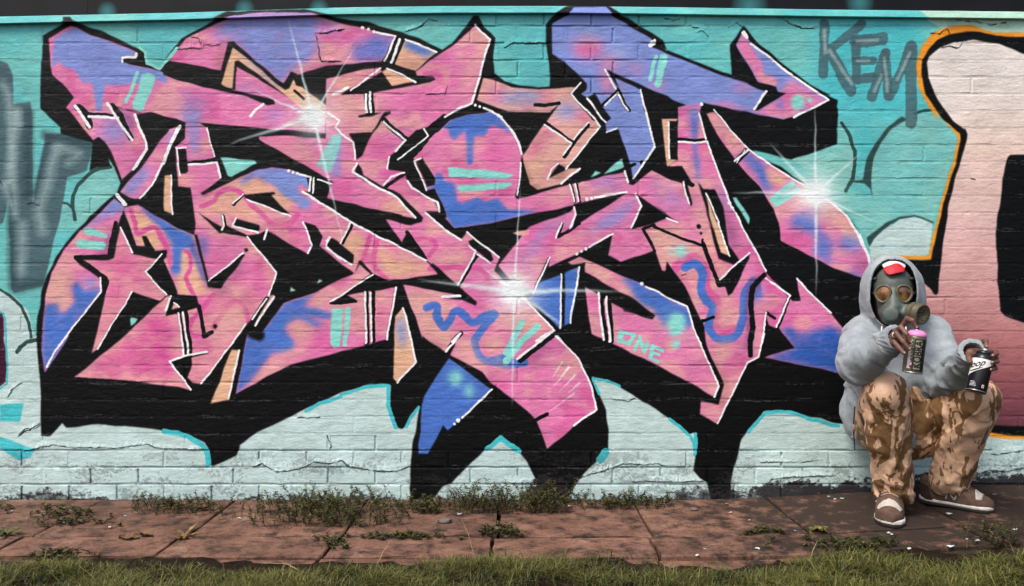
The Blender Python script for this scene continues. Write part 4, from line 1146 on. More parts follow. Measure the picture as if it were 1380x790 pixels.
def nz(x, z, s):
    from mathutils import noise
    return noise.noise(Vector((x * s, 3.1, z * s)))


def deep(px, py):
    """how far the joints are open: 1 = raked, 0 = painted over"""
    n = nz(px, py, .011)
    a = max(0., min(1., (py - 596 + n * 26) / 14))
    t = max(0., min(1., (118 - py + n * 60) / 24)) * max(0., min(1., (px - 610) / 50)) * max(0., min(1., (960 - px) / 60)) * .75
    t2 = max(0., min(1., (n - .34) / .12)) * .3
    return max(a, t, t2)


def brick_mesh(seed, w=BP - JT, h=CP - JT, d=.095):
    r = random.Random(seed)
    c = .003
    xs = [-w / 2, -w / 2 + c, -w / 6, w / 6, w / 2 - c, w / 2]
    zs = [-h / 2, -h / 2 + c, 0, h / 2 - c, h / 2]
    v, f = [], []
    for j, z in enumerate(zs):
        for i, x in enumerate(xs):
            e = i in (0, len(xs) - 1) or j in (0, len(zs) - 1)
            v.append((x + r.uniform(-.0016, .0016), .0013 if e else r.uniform(-.0005, .0004), z + r.uniform(-.0013, .0013)))
    nx = len(xs)
    for j in range(len(zs) - 1):
        for i in range(nx - 1):
            a = j * nx + i
            f.append((a, a + 1, a + nx + 1, a + nx))
    k = len(v)
    loop = [i for i in range(nx)] + [j * nx + nx - 1 for j in range(1, len(zs))] + [(len(zs) - 1) * nx + i for i in range(nx - 2, -1, -1)] + [j * nx for j in range(len(zs) - 2, 0, -1)]
    for i in loop:
        v.append((v[i][0], d, v[i][2]))
    for q in range(len(loop)):
        q2 = (q + 1) % len(loop)
        f.append((loop[q2], loop[q], k + q, k + q2))
    return v, f


VAR = [brick_mesh(i) for i in range(8)]
VMESH = []
for i, (v, f) in enumerate(VAR):
    me = mesh('brick', v, f)
    me.materials.append(M_PAINT)
    VMESH.append(me)
stuff = MB()
mortar = MB()
ROW0 = 630 + 22.87 * 3            # underside of the lowest course, below the paving
WX0, WX1 = -60 * 64 * S / 3, 60 * 64 * S / 3
nb = 0
cracked = {}
for r_ in range(31):
    y1 = ROW0 - r_ * 22.87        # lower joint of this course
    yc = y1 - 22.87 / 2
    off = 29 if r_ % 2 == 1 else 58
    for k in range(-9, 30):
        pxc = off + 64 * k + 32
        if pxc < -420 or pxc > 1800 or yc < 0:
            continue
        x, z = wx(pxc), wz(yc)
        dy = rb.uniform(-.0003, .0003) if deep(pxc, yc) < .5 else rb.uniform(-.0015, .0025)
        i = rb.randrange(8)
        inframe = -20 < pxc < 1400
        single = inframe and nb < 300 and (yc > 468 or yc < 108) and not (1150 < pxc < 1330 and 420 < yc < 640) and yc < 676
        if single:
            o = link('brick', VMESH[i], None, wall)
            o.location = (x, dy, z)
            o.rotation_euler = (0, rb.uniform(-.004, .004), 0)
            nb += 1
        else:
            stuff.add([(a + x, b + dy, c + z) for a, b, c in VAR[i][0]], VAR[i][1])
        # upright joint on the right-hand side of the brick
        dj = deep(pxc + 32, yc)
        dj *= rb.choice((1, 1, .8, .55, .25, .1))
        fy = rb.uniform(-.0004, .0001) + .0095 * dj
        jw = JT * (1.0 if dj < .3 else .62)
        xj = x + BP / 2
        mortar.box(xj - jw, xj + jw, fy, .09, z - CP / 2 + JT * .4, z + CP / 2 - JT * .4)
    # bed joint as one strip with a wandering face
    n = 260
    vv, ff = [], []
    for i in range(n + 1):
        px = -420 + (1800 + 420) * i / n
        dj = deep(px, y1)
        cov = -.0003 + .0032 * max(0, nz(px, y1 * 3, .009) * .8 + nz(px, y1 * 5, .04) * .4 - .02) + .0095 * dj * (.55 + .45 * min(1, max(-1, 2 * nz(px, y1 * 7, .03))))
        ww = JT * (.62 + .25 * (1 - dj)) + .0012 * nz(px, y1, .2)
        for zz, yy_ in ((wz(y1) - ww, .09), (wz(y1) - ww, cov), (wz(y1) + nz(px, y1, .11) * .0018, cov + .0009), (wz(y1) + ww, cov), (wz(y1) + ww, .09)):
            vv.append((wx(px), yy_, zz))
    for i in range(n):
        for j in range(4):
            a = i * 5 + j
            ff.append((a, a + 5, a + 6, a + 1))
    mortar.add(vv, ff)
o = stuff.build('brick_courses', M_PAINT, wall)
tag(o, kind='stuff')
mortar.build('mortar', M_PAINT, wall)
mb = MB()
mb.box(wx(-420), wx(1800), .085, .30, -.4, 2.45)
mb.build('wall_core', M_PAINT, wall)

# lifted edges of old paint skin
rc = random.Random(12)
skin = []
for s in PEEL:
    tile, pts = None, []
    for t in s.split():
        if t[0].isalpha():
            tile = TILES[t]
        else:
            a, b_ = map(float, t.split(','))
            pts.append((tile[0] + a / tile[2], tile[1] + b_ / tile[2]))
    q = []
    for (ax, ay), (bx, by) in zip(pts, pts[1:]):
        n = max(2, int(math.hypot(bx - ax, by - ay) / 2.2))
        for i in range(n):
            t = i / n
            q.append((ax + (bx - ax) * t + rc.uniform(-.7, .7), ay + (by - ay) * t + rc.uniform(-.8, .8)))
    q.append(pts[-1])
    m_ = MB()
    vv, ff = [], []
    n = len(q)
    for i, (px, py) in enumerate(q):
        e = min(1, min(i, n - 1 - i) / 3)
        lift = e * (.0012 + .0050 * max(0, rc.random() - .3) * (.3 + max(0, nz(px, py, .03) + .5)))
        up = 6 + 5 * rc.random()
        py -= .9
        vv += [(wx(px), .0010, wz(py - up)), (wx(px), -.0003 - lift * .30, wz(py - up * .45)), (wx(px), -.0006 - lift, wz(py)),
               (wx(px), -.0001 - lift * .8, wz(py + .3)), (wx(px), .003, wz(py - .7))]
    for i in range(n - 1):
        for j in range(4):
            a = i * 5 + j
            ff.append((a, a + 1, a + 6, a + 5))
    m_.add(vv, ff)
    m_.build('lifted_paint', M_PAINT, wall, smooth=False)

# sheet-metal drip edge above the brickwork and the dark cladding over it
LT = [(-420, 27.5), (0, 24.3), (240, 19.2), (460, 12.0), (600, 10.2), (760, 10.0), (900, 11.7), (1110, 14.8), (1380, 17.8), (1800, 20)]


def ledge_top(px):
    for (a, b_), (c, d_) in zip(LT, LT[1:]):
        if px <= c:
            return b_ + (d_ - b_) * (px - a) / (c - a)
    return LT[-1][1]


m_ = MB()
vv, ff = [], []
n = 74
for i in range(n + 1):
    px = -420 + 30 * i
    t = ledge_top(px)
    zt, zb = wz(t), wz(t + 9.0)
    w = nz(px, 7, .03) * .0015
    for y_, z_ in ((.02, zt + .004), (-.012 + w, zt + .002), (-.015 + w, zt - .001), (-.023 + w, zb), (-.021 + w, zb - .001), (.02, zb + .003)):
        vv.append((wx(px), y_, z_))
for i in range(n):
    for j in range(5):
        a = i * 6 + j
        ff.append((a, a + 1, a + 7, a + 6))
m_.add(vv, ff)
m_.build('drip_edge', M_PAINT, wall)


def clad_material():
    m, nt, b = nodes('dark_cladding')
    L = nt.links
    geo = N(nt, 'ShaderNodeNewGeometry')
    n1 = N(nt, 'ShaderNodeTexNoise', Scale=6., Detail=6.)
    L.new(geo.outputs['Position'], n1.inputs['Vector'])
    c = ramp(nt, n1.outputs['Fac'], [(.3, lin((10, 11, 14))), (.7, lin((20, 22, 27)))])
    cur = c
    for px, py, rx in ((145, 16, .05), (430, 12, .05), (1158, 4, .07), (1010, 8, .09), (330, 12, .05)):
        dn = N(nt, 'ShaderNodeVectorMath', _operation='DISTANCE')
        dn.inputs[1].default_value = (wx(px), 0, wz(py))
        L.new(geo.outputs['Position'], dn.inputs[0])
        mr = N(nt, 'ShaderNodeMapRange')
        mr.inputs[1].default_value, mr.inputs[2].default_value = rx, .01
        mr.inputs[3].default_value, mr.inputs[4].default_value = 0, .55
        L.new(dn.outputs['Value'], mr.inputs[0])
        mx = N(nt, 'ShaderNodeMix', _data_type='RGBA')
        L.new(mr.outputs[0], mx.inputs[0])
        L.new(cur, mx.inputs[6])
        mx.inputs[7].default_value = (*lin((70, 150, 155)), 1)
        cur = mx.outputs[2]
    L.new(cur, b.inputs['Base Color'])
    b.inputs['Roughness'].default_value = .6
    b.inputs['Specular IOR Level'].default_value = .2
    return m


M_CLAD = clad_material()
for i in range(-3, 7):
    x0 = wx(460) + (i - 2) * 1.18
    m_ = MB()
    a, b_ = wx(-420), wx(1800)
    xa, xb = max(a, x0), min(b_, x0 + 1.1785)
    if xb - xa < .05:
        continue
    za, zb = wz(ledge_top(xa / S + 690) + 1.5), wz(ledge_top(xb / S + 690) + 1.5)
    if xa / S + 690 < 460 < xb / S + 690:
        zb = min(zb, wz(13.5))
    m_.add([(xa, -.004, za), (xb, -.004, zb), (xb, .05, zb), (xa, .05, za), (xa, -.004, 2.62), (xb, -.004, 2.62), (xb, .05, 2.62), (xa, .05, 2.62)],
           [(0, 3, 2, 1), (4, 5, 6, 7), (0, 1, 5, 4), (1, 2, 6, 5), (2, 3, 7, 6), (3, 0, 4, 7)])
    m_.build('cladding_panel', M_CLAD, wall)
m_ = MB()
m_.box(wx(-420), wx(1800), .052, .0845, 2.28, 2.60)
m_.build('cladding_backing', M_CLAD, wall)

# ------------------------------------------------------------------ ground
def soil_material():
    m, nt, b = nodes('soil')
    L = nt.links
    geo = N(nt, 'ShaderNodeNewGeometry')
    n1 = N(nt, 'ShaderNodeTexNoise', Scale=9., Detail=8., Roughness=.7)
    L.new(geo.outputs['Position'], n1.inputs['Vector'])
    c = ramp(nt, n1.outputs['Fac'], [(.3, lin((20, 15, 11))), (.55, lin((38, 28, 20))), (.75, lin((54, 41, 29)))])
    L.new(c, b.inputs['Base Color'])
    b.inputs['Roughness'].default_value = .95
    b.inputs['Specular IOR Level'].default_value = .08
    n2 = N(nt, 'ShaderNodeTexNoise', Scale=120., Detail=6.)
    L.new(geo.outputs['Position'], n2.inputs['Vector'])
    bp = N(nt, 'ShaderNodeBump', Strength=1., Distance=.01)
    L.new(n2.outputs['Fac'], bp.inputs['Height'])
    L.new(bp.outputs[0], b.inputs['Normal'])
    return m


M_SOIL = soil_material()


def soil_h(x, y):
    """dark earth heaped against the slab edges in front"""
    g = ground_z(x) - .022
    e = .006 * nz(x * 1000, y * 1000, .004) + .004 * nz(x * 1000, y * 1000, .02)
    t = min(1, max(0, (-.78 - y + .10 * nz(x, 2.7, 1.9) + .06 * nz(x, 1.2, 6.) + .05 * nz(x, y, 14.)) / .20))
    return g + e * 1.5 + .030 * t * t * (3 - 2 * t)


xs = [-60, -25, -12, -6] + [-3.6 + .04 * i for i in range(181)] + [6, 12, 25, 60]
ys = [-80, -40, -20, -10, -6] + [-4 + .1 * i for i in range(27)] + [-1.36 + .025 * i for i in range(56)] + [.1]
vv = [(x, y, soil_h(max(-3.4, min(3.4, x)), y)) for y in ys for x in xs]
nx = len(xs)
ff = [(j * nx + i, j * nx + i + 1, (j + 1) * nx + i + 1, (j + 1) * nx + i) for j in range(len(ys) - 1) for i in range(nx - 1)]
o = link('ground', mesh('ground', vv, ff, True), M_SOIL)
tag(o, kind='structure')


def slab_material():
    m, nt, b = nodes('red_paving')
    L = nt.links
    geo = N(nt, 'ShaderNodeNewGeometry')
    oi = N(nt, 'ShaderNodeObjectInfo')
    n1 = N(nt, 'ShaderNodeTexNoise', Scale=4.2, Detail=10., Roughness=.74)
    L.new(geo.outputs['Position'], n1.inputs['Vector'])
    c1 = ramp(nt, n1.outputs['Fac'], [(.28, lin((56, 42, 36))), (.42, lin((107, 78, 64))), (.56, lin((127, 94, 78))), (.72, lin((154, 124, 106)))])
    n2 = N(nt, 'ShaderNodeTexNoise', Scale=95., Detail=4., Roughness=.7)
    L.new(geo.outputs['Position'], n2.inputs['Vector'])
    c2 = ramp(nt, n2.outputs['Fac'], [(.30, (.45, .43, .40)), (.48, (.95, .95, .95)), (.72, (1.0, 1.0, 1.0))])
    mx = N(nt, 'ShaderNodeMix', _data_type='RGBA', _blend_type='MULTIPLY')
    mx.inputs[0].default_value = .8
    L.new(c1, mx.inputs[6])
    L.new(c2, mx.inputs[7])
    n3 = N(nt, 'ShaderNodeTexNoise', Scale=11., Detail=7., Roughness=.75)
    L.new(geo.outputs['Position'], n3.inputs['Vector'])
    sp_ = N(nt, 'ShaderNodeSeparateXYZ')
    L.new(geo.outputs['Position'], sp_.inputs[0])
    vignette_soil = N(nt, 'ShaderNodeMapRange', _interpolation_type='SMOOTHSTEP')      # lens vignette and damp soil put into the colour, darker to the right
    vignette_soil.inputs[1].default_value, vignette_soil.inputs[2].default_value = .5, 1.5
    vignette_soil.inputs[3].default_value, vignette_soil.inputs[4].default_value = 0, .16
    L.new(sp_.outputs['X'], vignette_soil.inputs[0])
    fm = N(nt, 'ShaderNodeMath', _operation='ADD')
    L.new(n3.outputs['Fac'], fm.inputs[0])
    L.new(vignette_soil.outputs[0], fm.inputs[1])
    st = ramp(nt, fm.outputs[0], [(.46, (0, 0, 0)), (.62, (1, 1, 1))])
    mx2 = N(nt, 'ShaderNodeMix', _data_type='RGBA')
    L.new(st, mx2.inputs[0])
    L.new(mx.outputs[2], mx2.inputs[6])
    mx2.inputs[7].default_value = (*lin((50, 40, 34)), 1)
    hv = N(nt, 'ShaderNodeHueSaturation')
    mr = N(nt, 'ShaderNodeMapRange')
    mr.inputs[3].default_value, mr.inputs[4].default_value = .86, 1.1
    L.new(oi.outputs['Random'], mr.inputs[0])
    L.new(mr.outputs[0], hv.inputs['Value'])
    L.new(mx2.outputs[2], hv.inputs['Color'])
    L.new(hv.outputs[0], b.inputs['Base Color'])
    b.inputs['Roughness'].default_value = .82
    b.inputs['Specular IOR Level'].default_value = .18
    a = N(nt, 'ShaderNodeMath', _operation='ADD')
    L.new(n2.outputs['Fac'], a.inputs[0])
    L.new(n3.outputs['Fac'], a.inputs[1])
    bp = N(nt, 'ShaderNodeBump', Strength=.7, Distance=.004)
    L.new(a.outputs[0], bp.inputs['Height'])
    L.new(bp.outputs[0], b.inputs['Normal'])
    return m


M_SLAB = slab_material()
pav = empty('pavement')
tag(pav, kind='structure')
rs = random.Random(21)


def slab(x0, x1, y0, y1, lift=0., tilt=0.):
    n = 7
    e = .004
    cx = (x0 + x1) / 2
    us = [0, e] + [(x1 - x0) * i / n for i in range(1, n)] + [x1 - x0 - e, x1 - x0]
    vs_ = [0, e] + [(y1 - y0) * i / 4 for i in range(1, 4)] + [y1 - y0 - e, y1 - y0]
    v, f = [], []
    for j, dv in enumerate(vs_):
        for i, du in enumerate(us):
            ed = i in (0, len(us) - 1) or j in (0, len(vs_) - 1)
            x, y = x0 + du, y0 + dv
            jx = rs.uniform(-.004, .004) if i in (0, len(us) - 1) else 0
            jy = rs.uniform(-.006, .006) if j in (0, len(vs_) - 1) else 0
            v.append((x + jx, y + jy, ground_z(x) + lift + tilt * (x - cx) + (-.004 if ed else 0) + .0012 * nz(x * 100, y * 100, .1)))
    m1 = len(us)
    for j in range(len(vs_) - 1):
        for i in range(m1 - 1):
            a = j * m1 + i
            f.append((a, a + 1, a + m1 + 1, a + m1))
    loop = list(range(m1)) + [j * m1 + m1 - 1 for j in range(1, len(vs_))] + [(len(vs_) - 1) * m1 + i for i in range(m1 - 2, -1, -1)] + [j * m1 for j in range(len(vs_) - 2, 0, -1)]
    k = len(v)
    for i in loop:
        v.append((v[i][0], v[i][1], v[i][2] - .05))
    for q in range(len(loop)):
        q2 = (q + 1) % len(loop)
        f.append((loop[q], k + q, k + q2, loop[q2]))
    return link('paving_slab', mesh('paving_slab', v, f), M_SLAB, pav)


xj = [-3.735, -3.121, -2.508, -1.895, -1.282, -.669, -.056, .558, 1.174, 1.787, 2.400, 3.013, 3.626]
g = .006
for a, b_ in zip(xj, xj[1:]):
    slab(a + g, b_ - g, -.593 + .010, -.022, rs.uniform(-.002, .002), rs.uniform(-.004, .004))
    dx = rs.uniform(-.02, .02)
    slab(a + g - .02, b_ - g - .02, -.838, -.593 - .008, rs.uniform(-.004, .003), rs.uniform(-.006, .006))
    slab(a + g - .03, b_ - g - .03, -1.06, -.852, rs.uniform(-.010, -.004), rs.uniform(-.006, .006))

# ------------------------------------------------------------------ distance-field modelling for soft things
def P(px, py, y):
    """point at depth y (metres in front of the wall are negative) that lies on the sight line of wall unit px, py"""
    k = (CAMD + y) / CAMD
    return np.array((wx(px) * k, y, CAMH - (py - 395) * S * k))


def surface_net(fn, lo, hi, h):
    lo, hi = np.array(lo, float), np.array(hi, float)
    n = np.ceil((hi - lo) / h).astype(int) + 1
    ax = [lo[i] + h * np.arange(n[i]) for i in range(3)]
    X, Y, Z = np.meshgrid(*[a.astype(np.float32) for a in ax], indexing='ij')
    V = fn(X, Y, Z).astype(np.float32)
    V[0], V[-1], V[:, 0], V[:, -1], V[:, :, 0], V[:, :, -1] = (np.maximum(q, h * .5) for q in (V[0], V[-1], V[:, 0], V[:, -1], V[:, :, 0], V[:, :, -1]))
    ins = V < 0
    c = [V[i:V.shape[0] - 1 + i, j:V.shape[1] - 1 + j, k:V.shape[2] - 1 + k] for i in (0, 1) for j in (0, 1) for k in (0, 1)]
    b = sum((q < 0).astype(np.int8) for q in c)
    act = (b > 0) & (b < 8)
    idx = np.full(act.shape, -1, np.int64)
    cells = np.argwhere(act)
    idx[act] = np.arange(len(cells))
    cv = np.stack([q[act] for q in c], 1)
    offs = np.array([(i, j, k) for i in (0, 1) for j in (0, 1) for k in (0, 1)], float)
    acc, cnt = np.zeros((len(cells), 3)), np.zeros(len(cells))
    for a in range(8):
        for bb in range(a + 1, 8):
            if np.abs(offs[a] - offs[bb]).sum() != 1:
                continue
            m = (cv[:, a] < 0) != (cv[:, bb] < 0)
            t = cv[m, a] / (cv[m, a] - cv[m, bb])
            acc[m] += offs[a] + t[:, None] * (offs[bb] - offs[a])
            cnt[m] += 1
    verts = lo + (cells + acc / cnt[:, None]) * h
    faces = []
    for d in range(3):
        e1, e2 = [(1, 2), (2, 0), (0, 1)][d]
        sl0 = [slice(1, -1)] * 3
        sl0[d] = slice(0, -1)
        sl1 = list(sl0)
        sl1[d] = slice(1, None)
        A, B = ins[tuple(sl0)], ins[tuple(sl1)]
        base = np.array([1, 1, 1])
        base[d] = 0
        for flip, msk in ((0, A & ~B), (1, ~A & B)):
            g = np.argwhere(msk) + base
            u1, u2 = np.zeros(3, int), np.zeros(3, int)
            u1[e1] = 1
            u2[e2] = 1
            q = [idx[tuple((g - o_).T)] for o_ in (u1 * 0, u1, u1 + u2, u2)]
            q = np.stack(q if not flip else q[::-1], 1)
            faces.append(q)
    f = np.concatenate(faces)
    return verts, f[(f >= 0).all(1)]


def np_mesh(name, parts, smooth=True):
    vs_, fs, n = [], [], 0
    for v, f in parts:
        vs_.append(v)
        fs.append(f + n)
        n += len(v)
    v, f = np.concatenate(vs_), np.concatenate(fs)
    me = bpy.data.meshes.new(name)
    me.vertices.add(len(v))
    me.vertices.foreach_set('co', v.astype(np.float32).ravel())
    me.loops.add(len(f) * 4)
    me.loops.foreach_set('vertex_index', f.astype(np.int32).ravel())
    me.polygons.add(len(f))
    me.polygons.foreach_set('loop_start', np.arange(0, len(f) * 4, 4, dtype=np.int32))
    me.polygons.foreach_set('use_smooth', np.ones(len(f), bool))
    me.update(calc_edges=True)
    me.validate()
    return me


def cone(X, Y, Z, a, b, ra, rb):
    """tapered capsule"""
    a, b = np.asarray(a, float), np.asarray(b, float)
    d = b - a
    L = float(d @ d) + 1e-12
    px, py, pz = X - a[0], Y - a[1], Z - a[2]
    t = np.clip((px * d[0] + py * d[1] + pz * d[2]) / L, 0, 1)
    return np.sqrt((px - t * d[0]) ** 2 + (py - t * d[1]) ** 2 + (pz - t * d[2]) ** 2) - (ra + (rb - ra) * t)


def ell(X, Y, Z, c, r):
    k = np.sqrt(((X - c[0]) / r[0]) ** 2 + ((Y - c[1]) / r[1]) ** 2 + ((Z - c[2]) / r[2]) ** 2)
    return (k - 1) * min(r)


def su(a, b, k):
    h = np.clip(.5 + .5 * (b - a) / k, 0, 1)
    return b + (a - b) * h - k * h * (1 - h)


def ss_(a, b, k):
    """a minus b, smooth"""
    return -su(-a, b, k)


_lat = np.random.default_rng(77).random((24, 24, 24)).astype(np.float32) * 2 - 1


def vn3(X, Y, Z):
    i, j, k = np.floor(X).astype(int), np.floor(Y).astype(int), np.floor(Z).astype(int)
    a, b, c = X - i, Y - j, Z - k
    a, b, c = a * a * (3 - 2 * a), b * b * (3 - 2 * b), c * c * (3 - 2 * c)
    i, j, k = i % 23, j % 23, k % 23
    o = 0
    for di in (0, 1):
        for dj in (0, 1):
            for dk in (0, 1):
                o = o + _lat[i + di, j + dj, k + dk] * (a if di else 1 - a) * (b if dj else 1 - b) * (c if dk else 1 - c)
    return o


def ridge(n):
    return 1 - np.abs(n) * 2


# ------------------------------------------------------------------ the person's joints
PEL = P(1212, 580, -.19)
HIP_L, HIP_R = P(1186, 578, -.22), P(1242, 578, -.20)
KNE_L, KNE_R = P(1197, 528, -.545), P(1318, 533, -.50)
ANK_L, ANK_R = P(1202, 665, -.385), P(1276, 655, -.30)
CHE, NEC, HEA = P(1206, 480, -.20), P(1204, 436, -.265), P(1203, 396, -.315)
SHO_L, SHO_R = P(1163, 450, -.22), P(1256, 450, -.22)
ELB_L, ELB_R = P(1154, 492, -.47), P(1281, 512, -.40)
WRI_L, WRI_R = P(1199, 462, -.68), P(1307, 480, -.64)

CAN1_T, CAN1_B = P(1235.5, 452, -.80), P(1229, 503, -.80)
CAN2_T, CAN2_B = P(1326.5, 478, -.72), P(1314.5, 529, -.735)

person = empty('person', (PEL[0], PEL[1] - .1, ground_z(PEL[0])))
PO = np.array(person.location)
tag(person, 'crouching person in grey hoodie, gas mask and desert camouflage trousers with two spray cans', 'person')


YAW = math.atan2(HEA[0], CAMD + HEA[1]) * .92      # the head is turned towards the photographer
CY_, SY_ = math.cos(YAW), math.sin(YAW)


def to_head(X, Y):
    dx, dy = X - HEA[0], Y - HEA[1]
    return HEA[0] + dx * CY_ - dy * SY_, HEA[1] + dx * SY_ + dy * CY_


def from_head(x, y):
    dx, dy = x - HEA[0], y - HEA[1]
    return HEA[0] + dx * CY_ + dy * SY_, HEA[1] - dx * SY_ + dy * CY_


def pmesh(name, parts, mat, parent, head=False):
    """mesh given in world coordinates, stored relative to the person"""
    if head:
        parts = [(np.stack([*from_head(v[:, 0], v[:, 1]), v[:, 2]], 1), f) for v, f in parts]
    me = np_mesh(name, [(v - PO, f) for v, f in parts])
    me.materials.append(mat)
    o = bpy.data.objects.new(name, me)
    col.objects.link(o)
    o.parent = parent
    return o


def pbuild(mb, name, mat, parent, smooth=True, head=False):
    if head:
        mb.v = [(*from_head(a, b), c) for a, b, c in mb.v]
    mb.v = [(a - PO[0], b - PO[1], c - PO[2]) for a, b, c in mb.v]
    return mb.build(name, mat, parent, smooth)


# ---- materials
def cloth_material():
    m, nt, b = nodes('grey_fleece')
    L = nt.links
    tc = N(nt, 'ShaderNodeTexCoord')
    n1 = N(nt, 'ShaderNodeTexNoise', Scale=14., Detail=6., Roughness=.6)
    L.new(tc.outputs['Object'], n1.inputs['Vector'])
    c1 = ramp(nt, n1.outputs['Fac'], [(.3, lin((130, 139, 144))), (.7, lin((160, 168, 172)))])
    n2 = N(nt, 'ShaderNodeTexNoise', Scale=520., Detail=2.)
    mp = N(nt, 'ShaderNodeMapping')
    mp.inputs['Scale'].default_value = (1, 1, .35)
    L.new(tc.outputs['Object'], mp.inputs[0])
    L.new(mp.outputs[0], n2.inputs['Vector'])
    c2 = ramp(nt, n2.outputs['Fac'], [(.35, (.78, .78, .79)), (.65, (1, 1, 1))])
    mx = N(nt, 'ShaderNodeMix', _data_type='RGBA', _blend_type='MULTIPLY')
    mx.inputs[0].default_value = 1
    L.new(c1, mx.inputs[6])
    L.new(c2, mx.inputs[7])
    L.new(mx.outputs[2], b.inputs['Base Color'])
    b.inputs['Roughness'].default_value = .92
    b.inputs['Specular IOR Level'].default_value = .15
    b.inputs['Sheen Weight'].default_value = .15
    n3 = N(nt, 'ShaderNodeTexNoise', Scale=38., Detail=5.)
    L.new(tc.outputs['Object'], n3.inputs['Vector'])
    a = N(nt, 'ShaderNodeMath', _operation='MULTIPLY_ADD')
    a.inputs[1].default_value = .12
    L.new(n2.outputs['Fac'], a.inputs[0])
    L.new(n3.outputs['Fac'], a.inputs[2])
    bp = N(nt, 'ShaderNodeBump', Strength=.55, Distance=.006)
    L.new(a.outputs[0], bp.inputs['Height'])
    L.new(bp.outputs[0], b.inputs['Normal'])
    return m


def camo_material():
    m, nt, b = nodes('desert_camouflage')
    L = nt.links
    tc = N(nt, 'ShaderNodeTexCoord')
    wp = N(nt, 'ShaderNodeTexNoise', Scale=22., Detail=3.)
    L.new(tc.outputs['Object'], wp.inputs['Vector'])
    vm = N(nt, 'ShaderNodeVectorMath', _operation='MULTIPLY_ADD')
    vm.inputs[1].default_value = (.030, .030, .03)
    L.new(wp.outputs['Color'], vm.inputs[0])
    L.new(tc.outputs['Object'], vm.inputs[2])
    mp = N(nt, 'ShaderNodeMapping')
    mp.inputs['Scale'].default_value = (1.35, .95, .48)
    mp.inputs['Rotation'].default_value = (.1, .28, .2)
    L.new(vm.outputs[0], mp.inputs[0])
    n1 = N(nt, 'ShaderNodeTexNoise', Scale=9.5, Detail=3.0, Roughness=.55, Distortion=1.7)
    L.new(mp.outputs[0], n1.inputs['Vector'])
    c1 = ramp(nt, n1.outputs['Fac'], [(.0, lin((104, 76, 46))), (.494, lin((118, 88, 56))), (.504, lin((204, 166, 136))), (1., lin((214, 178, 150)))])
    n2 = N(nt, 'ShaderNodeTexNoise', Scale=24., Detail=4.)
    L.new(tc.outputs['Object'], n2.inputs['Vector'])
    c2 = ramp(nt, n2.outputs['Fac'], [(.3, (.80, .78, .76)), (.65, (1, 1, 1))])
    mx = N(nt, 'ShaderNodeMix', _data_type='RGBA', _blend_type='MULTIPLY')
    mx.inputs[0].default_value = .8
    L.new(c1, mx.inputs[6])
    L.new(c2, mx.inputs[7])
    L.new(mx.outputs[2], b.inputs['Base Color'])
    b.inputs['Roughness'].default_value = .6
    b.inputs['Specular IOR Level'].default_value = .35
    n3 = N(nt, 'ShaderNodeTexNoise', Scale=30., Detail=5., Distortion=.6)
    L.new(tc.outputs['Object'], n3.inputs['Vector'])
    bp = N(nt, 'ShaderNodeBump', Strength=.6, Distance=.006)
    L.new(n3.outputs['Fac'], bp.inputs['Height'])
    L.new(bp.outputs[0], b.inputs['Normal'])
    return m


M_FLEECE, M_CAMO = cloth_material(), camo_material()
M_SKIN = simple('skin', (106, 74, 60), .5, .16, 60, .3, 260, .4, var_col=(84, 54, 44))
M_NAIL = simple('fingernail', (168, 128, 112), .35, .05)
M_RUBBER = simple('mask_rubber', (78, 86, 80), .5, .1, 30, .2, 180, .4)
M_RUBDARK = simple('dark_rubber', (44, 46, 44), .6, .1, 30)
M_RIM = simple('lens_rim', (92, 88, 68), .45, .1, 40)
M_LENS = simple('amber_lens', (128, 88, 54), .05, .25, 30, spec=.7, var_col=(36, 30, 26))
M_FILT = simple('filter_canister', (78, 72, 54), .5, .1, 50, .2, 300)
M_VALVE = simple('valve_rubber', (88, 98, 94), .5, .06, 40)
M_RED = simple('red_cloth', (186, 26, 38), .6, .1, 40)
M_WHITE = simple('white_cloth', (212, 210, 206), .7, .06, 40)
M_STEEL = simple('silver', (200, 200, 200), .25, .05, metal=1.)
M_SUEDE = simple('brown_suede', (92, 73, 62), .9, .12, 60, .4, 500, .15)
M_SUEDE2 = simple('dark_brown_suede', (62, 48, 41), .9, .12, 60, .4, 500, .15)
M_TOE = simple('pale_suede', (176, 168, 160), .9, .08, 60, .3, 500, .15)
M_SOLE = simple('midsole_foam', (206, 200, 190), .7, .1, 50)
M_OUT = simple('outsole_rubber', (34, 32, 30), .8, .1, 50)
M_LACE = simple('lace', (150, 124, 106), .9, .1, 200)


# ---- trousers
def grad(fn, v, h=.004):
    X, Y, Z = v[:, 0], v[:, 1], v[:, 2]
    g = np.stack([fn(X + h, Y, Z) - fn(X - h, Y, Z), fn(X, Y + h, Z) - fn(X, Y - h, Z), fn(X, Y, Z + h) - fn(X, Y, Z - h)], 1)
    return g / (np.linalg.norm(g, axis=1, keepdims=True) + 1e-9)


def cloth(fn, lo, hi, h, disp):
    """surface of a distance field pushed in and out along its normals into folds"""
    v, f = surface_net(fn, lo, hi, h)
    return v + grad(fn, v) * disp(v[:, 0], v[:, 1], v[:, 2])[:, None], f


def crease(X, Y, Z, ax, freq, stretch, seed):
    """ridged noise whose folds run along the direction ax"""
    ax = np.asarray(ax, float) / np.linalg.norm(ax)
    t = X * ax[0] + Y * ax[1] + Z * ax[2]
    k = 1 - 1 / stretch
    a, b, c = (X - ax[0] * t * k) * freq + seed, (Y - ax[1] * t * k) * freq + seed * 1.7, (Z - ax[2] * t * k) * freq + seed * .6
    a = a + .35 * vn3(X * freq * .7 + 9, Y * freq * .7, Z * freq * .7 + seed)
    return np.clip(1 - 2.2 * np.abs(vn3(a + 50, b + 50, c + 50)), 0, 1)


